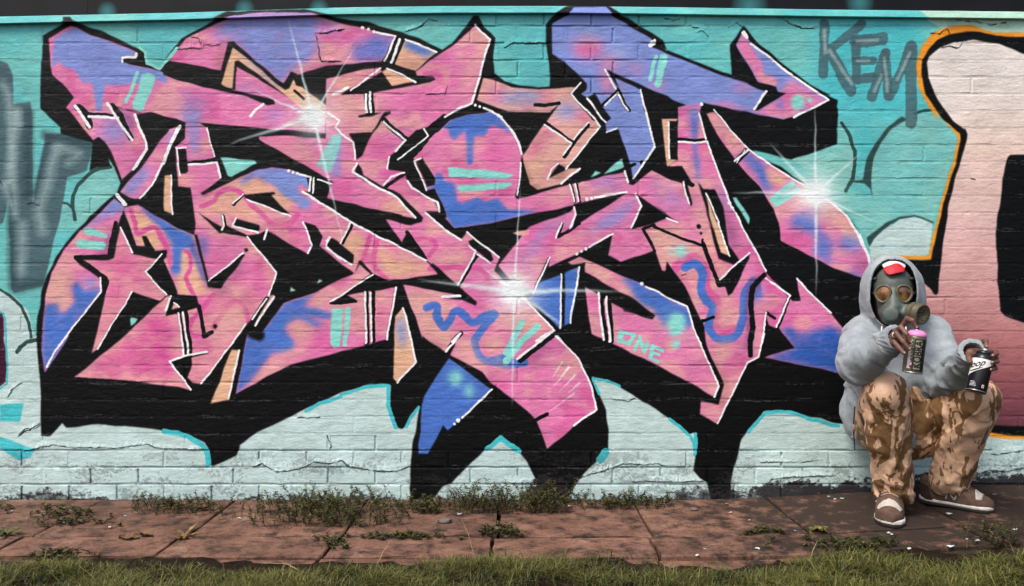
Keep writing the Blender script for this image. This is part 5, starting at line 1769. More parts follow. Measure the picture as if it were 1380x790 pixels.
def near(X, Y, Z, c, r):
    return np.clip(1 - np.sqrt((X - c[0]) ** 2 + (Y - c[1]) ** 2 + (Z - c[2]) ** 2) / r, 0, 1)


def f_trousers(X, Y, Z):
    d = ell(X, Y, Z, PEL + (0, .02, 0), (.18, .155, .13))
    for H, K, A in ((HIP_L, KNE_L, ANK_L), (HIP_R, KNE_R, ANK_R)):
        th = cone(X, Y, Z, H, K, .108, .078)
        sh = cone(X, Y, Z, K + (0, .010, -.01), A + (0, 0, -.005), .082, .073)
        d = su(d, su(th, sh, .018), .022)
    d = su(d, cone(X, Y, Z, PEL + (.03, -.06, -.02), (KNE_L + KNE_R) / 2 + (0, .20, .01), .09, .04), .04)
    side = X < (ANK_L[0] + ANK_R[0]) / 2
    dl = Z - (ANK_L[2] - .006 + .008 * np.sin(X * 60 + Y * 40))
    dr = Z - (ANK_R[2] - .020 + .008 * np.sin(X * 50 - Y * 60))
    return np.maximum(d, -np.where(side, dl, dr))


def d_trousers(X, Y, Z):
    o = .006 * vn3(X * 13 + 30, Y * 13 + 30, Z * 9 + 30)
    for K, A, H in ((KNE_L, ANK_L, HIP_L), (KNE_R, ANK_R, HIP_R)):
        ax = K - A
        m = np.clip(near(X, Y, Z, (K + A) / 2, .30) * 2.2, 0, 1)
        o = o + m * (.011 * crease(X, Y, Z, ax + np.array((.18, 0, 0)), 15, 4.5, 3.1) + .006 * crease(X, Y, Z, ax + np.array((-.3, 0, 0)), 26, 3.2, 7.7))
        low = np.clip(1 - (Z - A[2] + .03) / .17, 0, 1) * np.clip(1.3 - ((X - A[0]) ** 2 + (Y - A[1]) ** 2) / .02, 0, 1)
        o = o + low * (.016 * crease(X, Y, Z, (1, .3, .22), 19, 3.4, 1.3) + .009 * crease(X, Y, Z, (1, -.4, -.35), 30, 3., 5.9) - .004)
        kn = near(X, Y, Z, K + (0, .05, -.03), .16)
        o = o + kn * .014 * crease(X, Y, Z, (1, .2, -.5), 17, 3.5, 9.4)
        hp = np.clip(near(X, Y, Z, (H + K) / 2, .22) * 1.6, 0, 1)
        o = o + hp * .010 * crease(X, Y, Z, np.cross(K - H, (0, 0, 1)) + (K - H) * .6, 14, 3.6, 12.2)
    o = o - .005 * crease(X, Y, Z, (.35, .2, 1), 10, 6., 23.) ** 3
    return o - .003


tr = pmesh('trousers', [cloth(f_trousers, (1.30, -.72, .02), (2.10, .0, .68), .0062, d_trousers)], M_CAMO, person)


# ---- hoodie
HOODC = HEA + np.array((0, .045, .005))


def f_hoodie(X, Y, Z):
    X2, Z2 = X, Z
    d = cone(X2, Y, Z2, PEL + (0, .02, .02), CHE + (0, .02, 0), .178, .172)
    d = su(d, ell(X2, Y, Z2, CHE + (0, 0, -.04), (.19, .15, .19)), .05)
    d = su(d, ell(X2, Y, Z2, P(1163, 552, -.13), (.092, .09, .14)), .05)
    d = su(d, cone(X2, Y, Z2, SHO_L + (.02, .03, -.02), SHO_R + (-.02, .03, -.02), .085, .085), .06)
    for s_, e, wr in ((SHO_L, ELB_L, WRI_L), (SHO_R, ELB_R, WRI_R)):
        arm = su(cone(X2, Y, Z2, s_, e, .078, .074), cone(X2, Y, Z2, e, wr, .076, .050), .03)
        d = su(d, arm, .045)
    # hood as a soft shell round the head, open to the front
    XW, YW = X, Y
    X, Y = to_head(XW, YW)
    o = ell(X, Y, Z, HOODC, (.132, .148, .168))
    o = su(o, cone(X, Y, Z, HOODC + (0, .03, -.07), HOODC + (0, .06, -.20), .112, .118), .05)
    d = su(d, o, .014)
    inner = ell(X, Y, Z, HOODC + (0, -.012, -.005), (.103, .135, .140))
    inner = su(inner, ell(X, Y, Z, HEA + (0, -.05, -.07), (.075, .09, .085)), .03)
    # face opening: a tall teardrop cut right through to the front
    fx = (X - HEA[0]) / .091
    zz = Z - (HEA[2] + .005)
    fz = np.where(zz > 0, zz / .146, zz / .150)
    hole = (np.sqrt(np.abs(fx) ** 2.3 + np.abs(fz) ** 2.2) - 1) * .075
    hole = np.maximum(hole, Y - (HOODC[1] - .05))
    cut = np.minimum(inner, hole)
    d = ss_(d, cut, .012)
    # rolled edge of the hood
    rim = np.abs(np.sqrt(np.abs(fx / 1.06) ** 2.3 + np.abs(fz / 1.045) ** 2.2) - 1) * .085 - .008
    rim = np.maximum(rim, np.abs(o + .004) - .013)
    rim = np.maximum(rim, Y - (HOODC[1] - .03))
    d = su(d, rim, .010)
    X, Y = XW, YW
    return np.maximum(d, -(Z - (PEL[2] - .075 + .008 * np.sin(X * 30 + Y * 20))))


def d_hoodie(X, Y, Z):
    o = .007 * vn3(X * 11 + 30, Y * 11 + 30, Z * 9 + 30)
    hood = np.clip((Z - (HEA[2] - .12)) / .05, 0, 1) * np.clip(1.4 - np.hypot(X - HEA[0], Y - HEA[1] - .04) / .13, 0, 1)
    body_ = 1 - hood
    for s_, e, wr in ((SHO_L, ELB_L, WRI_L), (SHO_R, ELB_R, WRI_R)):
        up, fo = e - s_, wr - e
        m1 = np.clip(near(X, Y, Z, (s_ + e) / 2, .20) * 2, 0, 1)
        m2 = np.clip(near(X, Y, Z, (e + wr) / 2, .19) * 2, 0, 1)
        me_ = near(X, Y, Z, e, .15)
        mw = near(X, Y, Z, wr, .11)
        o = o + body_ * m1 * .013 * crease(X, Y, Z, up + np.array((0, -.10, 0)), 15, 3.6, 2.2)
        o = o + body_ * m2 * .012 * crease(X, Y, Z, np.cross(fo, (0, 0, 1)) * .8 + fo * .5, 17, 3.2, 6.6)
        o = o + body_ * me_ * .018 * crease(X, Y, Z, np.cross(up, fo), 20, 3.2, 8.3)
        o = o + body_ * mw * .010 * crease(X, Y, Z, np.cross(fo, (.2, 0, 1)), 28, 3., 4.4)
    tor = np.clip(near(X, Y, Z, (CHE + PEL) / 2, .34) * 2, 0, 1) * body_
    o = o + tor * (.014 * crease(X, Y, Z, (.9, 0, .5), 10, 3., 1.9) + .009 * crease(X, Y, Z, (-.6, .1, 1), 17, 3.2, 11.1))
    o = o + hood * .007 * crease(X, Y, Z, (.25, 0, 1), 12, 3., 14.) * np.clip((Y - (HOODC[1] - .09)) / .05, 0, 1)
    # hard narrow creases pulled tight between elbow, shoulder and lap
    o = o - body_ * .005 * crease(X, Y, Z, (.8, .2, -.7), 8, 6., 21.) ** 3
    return o - .003


# sleeves stop at the cuff
def f_hoodie2(X, Y, Z):
    d = f_hoodie(X, Y, Z)
    for e, wr in ((ELB_L, WRI_L), (ELB_R, WRI_R)):
        a = (wr - e) / np.linalg.norm(wr - e)
        t = (X - wr[0]) * a[0] + (Y - wr[1]) * a[1] + (Z - wr[2]) * a[2]
        q = np.sqrt(np.maximum(0, (X - wr[0]) ** 2 + (Y - wr[1]) ** 2 + (Z - wr[2]) ** 2))
        d = np.where(q < .12, np.maximum(d, t - .012), d)
        bore = cone(X, Y, Z, wr - a * .02, wr + a * .08, .036, .040)
        d = ss_(d, bore, .008)
    return d


ho = pmesh('hoodie', [cloth(f_hoodie2, (1.30, -.80, .16), (2.02, .0, 1.18), .0062, d_hoodie)], M_FLEECE, person)
for e, wr in ((ELB_L, WRI_L), (ELB_R, WRI_R)):
    a = (wr - e) / np.linalg.norm(wr - e)

    def f_cuff(X, Y, Z, a=a, wr=wr):
        px, py, pz = X - wr[0], Y - wr[1], Z - wr[2]
        t = px * a[0] + py * a[1] + pz * a[2]
        q = np.sqrt(np.maximum(0, px * px + py * py + pz * pz - t * t))
        an = np.arctan2(px * .3 + pz, py + px * .7)
        return np.maximum(np.abs(q - .044 - .0012 * np.sin(an * 26)) - .006, np.abs(t - .022) - .026) - .003
    pmesh('cuff', [surface_net(f_cuff, wr - .075, wr + .075, .0032)], M_FLEECE, ho)
for s_ in (-1, 1):
    mbd = MB()
    q0 = HEA + np.array((s_ * .045, -.115, -.135))
    mbd.tube([q0, q0 + (s_ * .002, -.012, -.03), q0 + (s_ * .006, -.012, -.075), q0 + (s_ * .004, -.010, -.11)], [.003, .003, .003, .0034], 6)
    pbuild(mbd, 'drawcord', M_WHITE, ho, head=True)


wc = MB()
wc.tube([P(1152, 548, -.30), P(1150, 575, -.33), P(1151, 592, -.34), P(1152, 607, -.34)], [.0028, .0026, .0026, .0022], 6)
pbuild(wc, 'waist_cord', M_SUEDE2, tr)
wc = MB()
wc.tube([P(1151, 572, -.335), P(1151, 581, -.338)], [.006, .007], 8)
pbuild(wc, 'cord_toggle', M_LACE, tr)


# ---- body: head and neck plus both hands (one mesh)
def chain(X, Y, Z, pts, rs_):
    d = None
    for (a, b), (ra, rb) in zip(zip(pts, pts[1:]), zip(rs_, rs_[1:])):
        q = cone(X, Y, Z, a, b, ra, rb)
        d = q if d is None else su(d, q, .0025)
    return d


def hand(wrist, back, palm, fingers, thumb):
    def f(X, Y, Z):
        d = cone(X, Y, Z, back, wrist, .027, .027)
        for c, r in palm:
            d = su(d, cone(X, Y, Z, wrist, c, .020, r), .014)
        for (a, _), (b, _) in zip(palm, palm[1:]):
            d = su(d, cone(X, Y, Z, a, b, .0125, .0125), .008)
        for fg in fingers:
            d = su(d, chain(X, Y, Z, fg, [.0105, .0098, .0088, .0074]), .004)
        d = su(d, chain(X, Y, Z, thumb, [.015, .0115, .0085]), .006)
        return d
    allp = np.array([back, wrist] + [c for c, _ in palm] + [q for fg in fingers for q in fg] + list(thumb))
    return surface_net(f, allp.min(0) - .035, allp.max(0) + .035, .0024)


aL = (WRI_L - ELB_L) / np.linalg.norm(WRI_L - ELB_L)
aR = (WRI_R - ELB_R) / np.linalg.norm(WRI_R - ELB_R)
FL = [[P(1212, 446, -.742), P(1222.5, 429.5, -.775), P(1230, 432, -.800), P(1234.5, 441.5, -.803)],
      [P(1209, 447, -.748), P(1214, 441, -.808), P(1222, 451, -.838), P(1227, 461, -.843)],
      [P(1206, 454, -.748), P(1208, 449.5, -.812), P(1217.5, 461, -.836), P(1225, 470.5, -.844)],
      [P(1204, 462, -.740), P(1205.5, 461, -.792), P(1212, 469, -.820), P(1218, 476, -.834)]]
TL = [P(1207, 462, -.712), P(1218, 458, -.738), P(1229, 459, -.752)]
HL = hand(WRI_L + aL * .01, WRI_L - aL * .06, [(q[0], .0125) for q in FL], FL, TL)
FR = [[P(1321, 470, -.652), P(1325.5, 460, -.672), P(1329, 459.5, -.702), P(1329, 467, -.722)],
      [P(1329, 475, -.658), P(1341, 474, -.684), P(1343, 477, -.722), P(1337.5, 479.5, -.752)],
      [P(1330, 483, -.658), P(1342, 483, -.684), P(1343.5, 487, -.724), P(1336.5, 489, -.756)],
      [P(1328, 491, -.660), P(1339, 493, -.684), P(1341, 496.5, -.722), P(1334.5, 498.5, -.752)]]
TR = [P(1312, 479, -.652), P(1305.5, 481, -.690), P(1307.5, 488, -.724)]
HR = hand(WRI_R + aR * .01, WRI_R - aR * .06, [(q[0], .0125) for q in FR], FR, TR)


def f_head(X, Y, Z):
    d = ell(X, Y, Z, HEA + (0, .025, .02), (.074, .092, .095))
    d = su(d, ell(X, Y, Z, HEA + (0, -.012, -.055), (.056, .062, .065)), .03)
    d = su(d, cone(X, Y, Z, HEA + (0, .03, -.06), CHE + (0, .0, .03), .054, .065), .03)
    d = su(d, cone(X, Y, Z, CHE + (0, .01, .02), PEL + (0, .0, .05), .12, .12), .05)
    d = su(d, cone(X, Y, Z, SHO_L, SHO_R, .05, .05), .05)
    for s_, e, wr in ((SHO_L, ELB_L, WRI_L), (SHO_R, ELB_R, WRI_R)):
        d = su(d, su(cone(X, Y, Z, s_, e, .047, .038), cone(X, Y, Z, e, wr, .038, .027), .01), .02)
    for H, K, A in ((HIP_L, KNE_L, ANK_L), (HIP_R, KNE_R, ANK_R)):
        d = su(d, su(cone(X, Y, Z, H, K, .075, .05), cone(X, Y, Z, K, A, .05, .036), .01), .02)
    return d


HB = surface_net(f_head, (1.36, -.76, .08), (2.02, -.02, 1.08), .011)
body = pmesh('body', [HB, HL, HR], M_SKIN, person)
for tips in (FL, FR):
    for fg in tips[:4]:
        dv = fg[3] - fg[2]
        dv /= np.linalg.norm(dv)
        c = fg[3] + np.array((0, -.0052, .0020)) + dv * .001
        v, f = surface_net(lambda X, Y, Z, c=c: ell(X, Y, Z, c, (.0046, .0030, .0058)), c - .009, c + .009, .0022)
        pmesh('fingernail', [(v, f)], M_NAIL, body)
mr_ = MB()
cR = FL[2][1] * .55 + FL[2][0] * .45
tq = Vector(FL[2][1] - FL[2][0]).to_track_quat('Z', 'Y').to_matrix().to_4x4()
tq.translation = Vector(cR)
mr_.lathe([(.0105, -.004), (.0128, -.0035), (.0132, 0), (.0128, .0035), (.0105, .004)], 20, tq)
pbuild(mr_, 'ring', M_STEEL, person)

# ---- gas mask
FC = HEA + np.array((0, -.045, -.018))      # middle of the mask


def f_mask(X, Y, Z):
    d = ell(X, Y, Z, HEA + (0, .0, .026), (.081, .098, .098))
    d = su(d, ell(X, Y, Z, FC + (0, -.008, -.045), (.060, .064, .074)), .03)
    d = su(d, cone(X, Y, Z, FC + (0, -.050, .012), FC + (0, -.066, -.040), .018, .030), .022)      # nose ridge
    d = su(d, cone(X, Y, Z, FC + (-.012, -.050, -.062), FC + (-.012, -.080, -.064), .034, .031), .014)   # mouth valve seat
    d = su(d, cone(X, Y, Z, FC + (.030, -.035, -.062), FC + (.062, -.062, -.062), .036, .036), .016)   # filter socket
    for s_ in (-1, 1):
        d = ss_(d, ell(X, Y, Z, FC + (s_ * .038, -.078, .018), (.022, .030, .027)), .008)
    d = d - .0012 * np.sin(Z * 160) * np.clip((FC[2] - .02 - Z) / .02, 0, 1)
    return np.maximum(d, Y - (HEA[1] + .012))


mask = pmesh('gas_mask', [surface_net(f_mask, FC - (.13, .14, .15), FC + (.13, .10, .16), .0034)], M_RUBBER, person, True)
for s_ in (-1, 1):
    c = FC + np.array((s_ * .0385, -.0555, .018))
    yaw = s_ * .38

    def lens_pt(u, r, dy, c=c, s_=s_, yaw=yaw):
        a = 2 * math.pi * u
        x, z = math.cos(a), math.sin(a)
        # rounded teardrop, wider and higher on the outer side, drooping towards the nose
        rx = .0300 * (1 + .08 * s_ * x + .20 * z)
        rz = .0345
        lx, lz = rx * x * r, rz * z * r - s_ * (-x) * 0 + (-s_ * x) * .003
        return Vector((c[0] + lx * math.cos(yaw), c[1] + dy + abs(lx) * 0 + s_ * lx * math.sin(abs(yaw)), c[2] + lz))
    rim = MB()
    ring_ = [lens_pt(i / 36, 1.0, -.004) for i in range(36)]
    rim.tube(ring_ + [ring_[0]], .0052, 8, False)
    pbuild(rim, 'lens_rim', M_RIM, mask, head=True)
    le = MB()
    v, f = [lens_pt(0, 0, -.009)], []
    for k, r in enumerate((.45, .8, 1.0)):
        v += [lens_pt(i / 36, r, -.009 + .006 * r * r) for i in range(36)]
    f += [(0, 1 + i, 1 + (i + 1) % 36) for i in range(36)]
    for k in range(2):
        f += [(1 + k * 36 + i, 1 + (k + 1) * 36 + i, 1 + (k + 1) * 36 + (i + 1) % 36, 1 + k * 36 + (i + 1) % 36) for i in range(36)]
    le.add(v, f)
    pbuild(le, 'lens', M_LENS, mask, head=True)


def frame(c, d):
    q = Vector(d).to_track_quat('Z', 'Y').to_matrix().to_4x4()
    q.translation = Vector(c)
    return q


va = MB()
va.lathe([(.0285, -.004), (.0292, .002), (.0285, .0065), (.026, .0085), (.012, .0100), (.0, .0103)], 28, frame(FC + (-.012, -.108, -.066), (-.05, -1, -.12)))
pbuild(va, 'valve_cover', M_VALVE, mask, head=True)
fi = MB()
fd = Vector((.72, -.66, -.16)).normalized()
fc0 = Vector(FC + (.058, -.052, -.056))
fi.lathe([(r_ * 1.0, z_ * .92) for r_, z_ in [(.026, -.02), (.026, .010), (.038, .013), (.0435, .018), (.0445, .024), (.0432, .027), (.0432, .044), (.0448, .046), (.0448, .051), (.0432, .053),
          (.0432, .068), (.0418, .073), (.036, .0745), (.034, .072), (.013, .072), (.012, .069), (.0, .069)]], 36, frame(fc0, fd))
pbuild(fi, 'filter_canister', M_FILT, mask, head=True)
for k in range(10):
    fi = MB()
    a = k * math.pi / 5
    q = frame(fc0, fd) @ Vector((.024 * math.cos(a), .024 * math.sin(a), .0735))
    fi.tube([q, q + fd * .0016], .0035, 8)
    pbuild(fi, 'vent_hole', M_RUBDARK, mask, head=True)
# head straps along the temples
for s_ in (-1, 1):
    for dz in (.062, .0):
        stp = MB()
        stp.tube([HEA + np.array((s_ * .066, -.055, dz)), HEA + np.array((s_ * .088, -.005, dz + .004)), HEA + np.array((s_ * .090, .05, dz + .006))], [.007, .007, .007], 6)
        pbuild(stp, 'strap', M_RUBDARK, mask, head=True)

# cap front seen under the hood: white crown over a red panel
CAPC = HEA + np.array((0, .0, .045))
for nm, mt, zc, rx, rz, grow in (('cap_crown', M_WHITE, .078, .043, .024, .0), ('cap_panel', M_RED, .058, .038, .021, .003)):
    def f_cap(X, Y, Z, zc=zc, rx=rx, rz=rz, grow=grow):
        d = ell(X, Y, Z, CAPC, (.084 + grow, .108 + grow, .098 + grow))
        e = (np.sqrt(((X - CAPC[0] - .003) / rx) ** 2 + ((Z - CAPC[2] - zc - .004 * np.sin((X - CAPC[0]) * 90)) / rz) ** 2) - 1) * .02
        return np.maximum(np.maximum(d, e), Y - CAPC[1]) - .0015
    cp = pmesh(nm, [surface_net(f_cap, CAPC - .12, CAPC + .13, .0033)], mt, person, True)


# ---- shoes
def shoe(heel, toe, zg, side):
    heel, toe = np.array(heel), np.array(toe)
    ax = toe - heel
    Ln = np.linalg.norm(ax)
    ax /= Ln
    ay = np.array((-ax[1], ax[0]))
    k = Ln / .285 * 1.04

    def loc(X, Y, Z):
        u = ((X - heel[0]) * ax[0] + (Y - heel[1]) * ax[1]) / k
        v = ((X - heel[0]) * ay[0] + (Y - heel[1]) * ay[1]) / k
        return u, v, (Z - zg) / k

    def outline(u, v):
        hw = np.interp(u, [0, .012, .05, .11, .17, .21, .245, .27, .285], [.0, .024, .034, .034, .041, .046, .042, .028, .0])
        cen = np.interp(u, [0, .12, .22, .285], [0, .004 * side, .0, -.012 * side])
        return np.maximum(np.abs(v - cen) - hw, np.maximum(.004 - u, u - .281))

    def f_up(u, v, z):
        d = ell(u, v, z, (.210, 0, .030), (.076, .046, .041))
        d = su(d, cone(u, v, z, (.055, 0, .045), (.185, 0, .045), .037, .042), .02)
        d = su(d, cone(u, v, z, (.045, 0, .045), (.040, 0, .098), .036, .034), .02)
        d = su(d, cone(u, v, z, (.185, 0, .055), (.080, 0, .108), .030, .034), .03)
        d = np.maximum(d, .020 - z)
        d = ss_(d, cone(u, v, z, (.055, 0, .115), (.058, 0, .20), .026, .030), .006)
        return np.maximum(d, outline(u, v) - .003)
    root = empty('shoe', (0, 0, 0))
    root.parent = person

    def mk(name, f, mat, h=.0042):
        g = lambda X, Y, Z: f(*loc(X, Y, Z)) * k
        mid = (heel + toe) / 2
        lo = (mid[0] - .18, mid[1] - .18, zg - .02)
        hi = (mid[0] + .18, mid[1] + .18, zg + .16)
        pmesh(name, [surface_net(g, lo, hi, h)], mat, root)
    mk('upper', f_up, M_SUEDE)
    mk('toe_cap', lambda u, v, z: np.maximum(f_up(u, v, z) - .0022, np.maximum(np.maximum(.214 - u + .25 * np.abs(v), u - .246), .050 - z)), M_TOE, .0036)
    mk('toe_guard', lambda u, v, z: np.maximum(f_up(u, v, z) - .0026, np.maximum(.240 - u + 1.0 * (z - .040), z - .050)), M_SUEDE, .0036)
    mk('heel_counter', lambda u, v, z: np.maximum(f_up(u, v, z) - .0025, np.maximum(u - .055 + .35 * (z - .05), z - .085)), M_SUEDE2, .0036)
    mk('eyestay', lambda u, v, z: np.maximum(f_up(u, v, z) - .0022, np.maximum(np.maximum(np.abs(u - .140) - .055, np.abs(np.abs(v) - .026) - .009), .05 - z)), M_SUEDE2, .0036)
    mk('midsole', lambda u, v, z: np.maximum(np.maximum(outline(u, v) - .004, np.abs(z - .018 - .005 * np.clip((.08 - u) / .08, 0, 1)) - .0075), -1.), M_SOLE)
    mk('outsole', lambda u, v, z: np.maximum(outline(u, v) - .003, np.abs(z - .006) - .006), M_OUT)
    zs_ = np.linspace(.02, .16, 141)
    vs2 = np.linspace(.0, .06, 121)
    for i in range(5):
        u = .116 + i * .019
        pts = []
        for j in range(9):
            vv_ = -.028 + .007 * j
            ins_ = f_up(np.full(141, u), np.full(141, vv_), zs_) < .001
            zc = zs_[ins_].max() if ins_.any() else .07
            pts.append((*(heel + ax * u * k + ay * vv_ * k), zg + (zc + .002) * k))
        la = MB()
        la.tube(pts, .0036, 6)
        pbuild(la, 'lace', M_LACE, root)
    for s_ in (-1, 1):
        q = []
        for a_, b_ in (((.112, .036), (.122, .066)), ((.122, .066), (.146, .036)), ((.146, .036), (.156, .064))):
            for t in (0, .2, .4, .6, .8):
                u, z = a_[0] + (b_[0] - a_[0]) * t, a_[1] + (b_[1] - a_[1]) * t
                ins_ = f_up(np.full(121, u), s_ * vs2, np.full(121, z)) < .0005
                vv_ = s_ * (vs2[ins_].max() if ins_.any() else .04)
                q.append((*(heel + ax * u * k + ay * vv_ * k), zg + z * k))
        lg = MB()
        lg.tube(q, .0042, 6)
        pbuild(lg, 'side_letter', M_TOE, root)
    return root


zl, zr = ground_z(1.50) + .002, ground_z(1.85) + .003
shoe((P(1204, 690, -.30)[0], -.285), (P(1196, 690, -.555)[0], -.568), zl, -1)
shoe((1.775, -.245), (1.985, -.425), zr, 1)


# ------------------------------------------------------------------ spray cans
def text_mesh(body_, size, bold=.0):
    cu = bpy.data.curves.new('t', 'FONT')
    cu.body = body_
    cu.size = size
    cu.offset = bold
    cu.align_x, cu.align_y = 'CENTER', 'CENTER'
    cu.resolution_u = 3
    ob = bpy.data.objects.new('t', cu)
    col.objects.link(ob)
    bpy.context.view_layer.update()
    dg = bpy.context.evaluated_depsgraph_get()
    me = bpy.data.meshes.new_from_object(ob.evaluated_get(dg))
    bm = bmesh.new()
    bm.from_mesh(me)
    bmesh.ops.triangulate(bm, faces=bm.faces[:])
    bmesh.ops.subdivide_edges(bm, edges=[e for e in bm.edges if e.calc_length() > size * .25], cuts=2)
    bmesh.ops.triangulate(bm, faces=bm.faces[:])
    v = [tuple(q.co) for q in bm.verts]
    f = [tuple(q.index for q in fc.verts) for fc in bm.faces]
    bm.free()
    bpy.data.objects.remove(ob)
    return v, f


def wrap(v, r, a0):
    """lay flat x (around) / y (up) points on a cylinder; a0 is the middle angle"""
    return [(r * math.cos(a0 + x / r), r * math.sin(a0 + x / r), y) for x, y, *_ in v]


M_CANK = simple('can_dark', (38, 38, 36), .38, .1, 60, metal=.2)
M_CANO = simple('can_olive_grey', (96, 92, 76), .35, .12, 40, metal=.4)
M_CANL = simple('can_pale_olive', (150, 146, 126), .35, .12, 40, metal=.3)
M_PINK = simple('pink_plastic', (226, 130, 184), .4, .05)
M_TIN = simple('bare_tin', (170, 172, 172), .28, .08, metal=.9)
M_BLACKP = simple('black_gloss', (20, 20, 22), .3, .1)
M_WHITEP = simple('white_print', (214, 214, 210), .4, .05)
M_REDP = simple('red_print', (190, 40, 50), .5, .05)


def can_frame(top, bot, twist):
    top, bot = Vector(top), Vector(bot)
    z = (top - bot).normalized()
    front = cam.location - (top + bot) / 2
    front = (front - z * front.dot(z)).normalized()
    x = front                                     # angle 0 faces the camera side
    y = z.cross(x)
    M = Matrix((x, y, z)).transposed().to_4x4()
    M.translation = bot
    return M @ Matrix.Rotation(twist, 4, 'Z'), (top - bot).length


def can_part(root, name, mat, v, f, smooth=False):
    return link(name, mesh(name, v, f, smooth), mat, root)


def lat(prof, n=40):
    m = MB()
    m.lathe(prof, n)
    return m.v, m.f


def patch(r, a0, a1, z0, z1, n=16):
    v = [(r * math.cos(a0 + (a1 - a0) * i / n), r * math.sin(a0 + (a1 - a0) * i / n), z) for z in (z0, z1) for i in range(n + 1)]
    return v, [(i, i + 1, n + 2 + i, n + 1 + i) for i in range(n)]


# can in front of the chest: olive and black, pink collar
M1, H1 = can_frame(CAN1_T, CAN1_B, .0)
c1 = bpy.data.objects.new('spray_can', None)
col.objects.link(c1)
c1.matrix_world = M1
tag(c1, 'olive spray can with pink collar and upright KOBRA lettering, held before the hoodie', 'spray can')
r1 = .0345
can_part(c1, 'can_body', M_CANO, *lat([(.030, .0), (.0335, .0015), (.0345, .004), (.0345, H1 - .010), (.0335, H1 - .006), (.031, H1 - .003)]), True)
can_part(c1, 'rim', M_TIN, *lat([(r1 + .0002, .001), (r1 + .0012, .002), (r1 + .0012, .0045), (r1 + .0002, .006)]), True)
can_part(c1, 'collar', M_PINK, *lat([(.0325, H1 - .005), (.0340, H1 - .002), (.0340, H1 + .004), (.031, H1 + .010), (.024, H1 + .016), (.017, H1 + .019), (.0165, H1 + .017), (.0, H1 + .017)]), True)
can_part(c1, 'valve_cup', M_TIN, *lat([(.012, H1 + .016), (.0135, H1 + .020), (.012, H1 + .022), (.009, H1 + .020), (.0, H1 + .020)]), True)
can_part(c1, 'nozzle', M_BLACKP, *lat([(.0055, H1 + .018), (.0055, H1 + .028), (.004, H1 + .030), (.0, H1 + .030)], 16), True)
can_part(c1, 'label_panel', M_CANK, *patch(r1 + .0004, -.10, 1.25, .012, H1 - .014))
v, f = text_mesh('KOBRA', .036, .0012)
v = [(-y, x * 1.08, z) for x, y, z in v]
xs_ = [q[1] for q in v]
kz = (H1 - .040) / (max(xs_) - min(xs_))
v = [(a * 1.15, b * kz + H1 * .5, c) for a, b, c in v]
can_part(c1, 'lettering', M_BLACKP, wrap(v, r1 + .0009, .36), f)
v2, f2 = [], []
pl_v, pl_f = patch(r1 + .0006, .02, .70, .016, H1 - .018)
can_part(c1, 'lettering_panel', M_CANL, pl_v, pl_f)
bars = MB()
for i in range(26):
    q = patch(r1 + .0007, -.62, -.62 + (.26 if i % 3 else .36), .018 + i * .0042, .0202 + i * .0042, 4)
    bars.add(*q)
can_part(c1, 'small_print', M_WHITEP, bars.v, bars.f)
q = patch(r1 + .0007, -.33, -.16, .030, .040, 4)
can_part(c1, 'colour_swatch', M_PINK, *q)

# can held over the knee: black with a white slanted band
M2, H2 = can_frame(CAN2_T, CAN2_B, .0)
c2 = bpy.data.objects.new('spray_can', None)
col.objects.link(c2)
c2.matrix_world = M2
tag(c2, 'black spray can with white slanted band and script lettering, held tilted over the knee', 'spray can')
r2 = .0360
can_part(c2, 'can_body', M_BLACKP, *lat([(.031, .0), (.0345, .0015), (r2, .005), (r2, H2 - .020), (.0345, H2 - .012), (.030, H2 - .004), (.0265, H2)]), True)
can_part(c2, 'rim', M_TIN, *lat([(r2 + .0001, .003), (r2 + .0010, .004), (r2 + .0010, .0058), (r2 + .0001, .007)]), True)
can_part(c2, 'collar', M_BLACKP, *lat([(.0270, H2 - .001), (.0280, H2 + .002), (.0270, H2 + .008), (.020, H2 + .013), (.016, H2 + .013), (.0, H2 + .012)]), True)
can_part(c2, 'valve_cup', M_TIN, *lat([(.0155, H2 + .0125), (.0165, H2 + .015), (.0145, H2 + .0165), (.011, H2 + .015), (.0, H2 + .015)]), True)
can_part(c2, 'nozzle', M_WHITEP, *lat([(.0055, H2 + .012), (.0055, H2 + .021), (.004, H2 + .023), (.0, H2 + .023)], 16), True)
n = 28
v, f = [], []
for i in range(n + 1):
    a = -1.35 + 2.7 * i / n
    z0 = H2 * (.38 + .40 * (i / n))
    z1 = H2 - .022
    v += [((r2 + .0005) * math.cos(a), (r2 + .0005) * math.sin(a), z0), ((r2 + .0005) * math.cos(a), (r2 + .0005) * math.sin(a), z1)]
f = [(2 * i, 2 * i + 2, 2 * i + 3, 2 * i + 1) for i in range(n)]
can_part(c2, 'label_band', M_WHITEP, v, f)
v, f = text_mesh('loop', .046, .0010)
v = [(x * .82 + y * .30, y * 1.05 + x * .30, z) for x, y, z in v]
can_part(c2, 'lettering', M_BLACKP, wrap([(x * .82 - .004, y * .82 + H2 * .70, z) for x, y, z in v], r2 + .0011, -.34), f)
sw = MB()
nn = 14
for i in range(nn):
    a, b = -1.15 + 1.3 * i / nn, -1.15 + 1.3 * (i + 1) / nn
    za, zb = H2 * (.50 + .14 * (i / nn) ** 1.5), H2 * (.50 + .14 * ((i + 1) / nn) ** 1.5)
    w_ = .0022 * math.sin(math.pi * min(1, (i + .5) / nn))+.0006
    rr = r2 + .0011
    sw.add([(rr * math.cos(a), rr * math.sin(a), za - w_), (rr * math.cos(b), rr * math.sin(b), zb - w_), (rr * math.cos(b), rr * math.sin(b), zb + w_), (rr * math.cos(a), rr * math.sin(a), za + w_)], [(0, 1, 2, 3)])
can_part(c2, 'swash', M_BLACKP, sw.v, sw.f)
can_part(c2, 'warning_mark', M_WHITEP, *patch(r2 + .0006, .42, .66, .018, .030, 4))
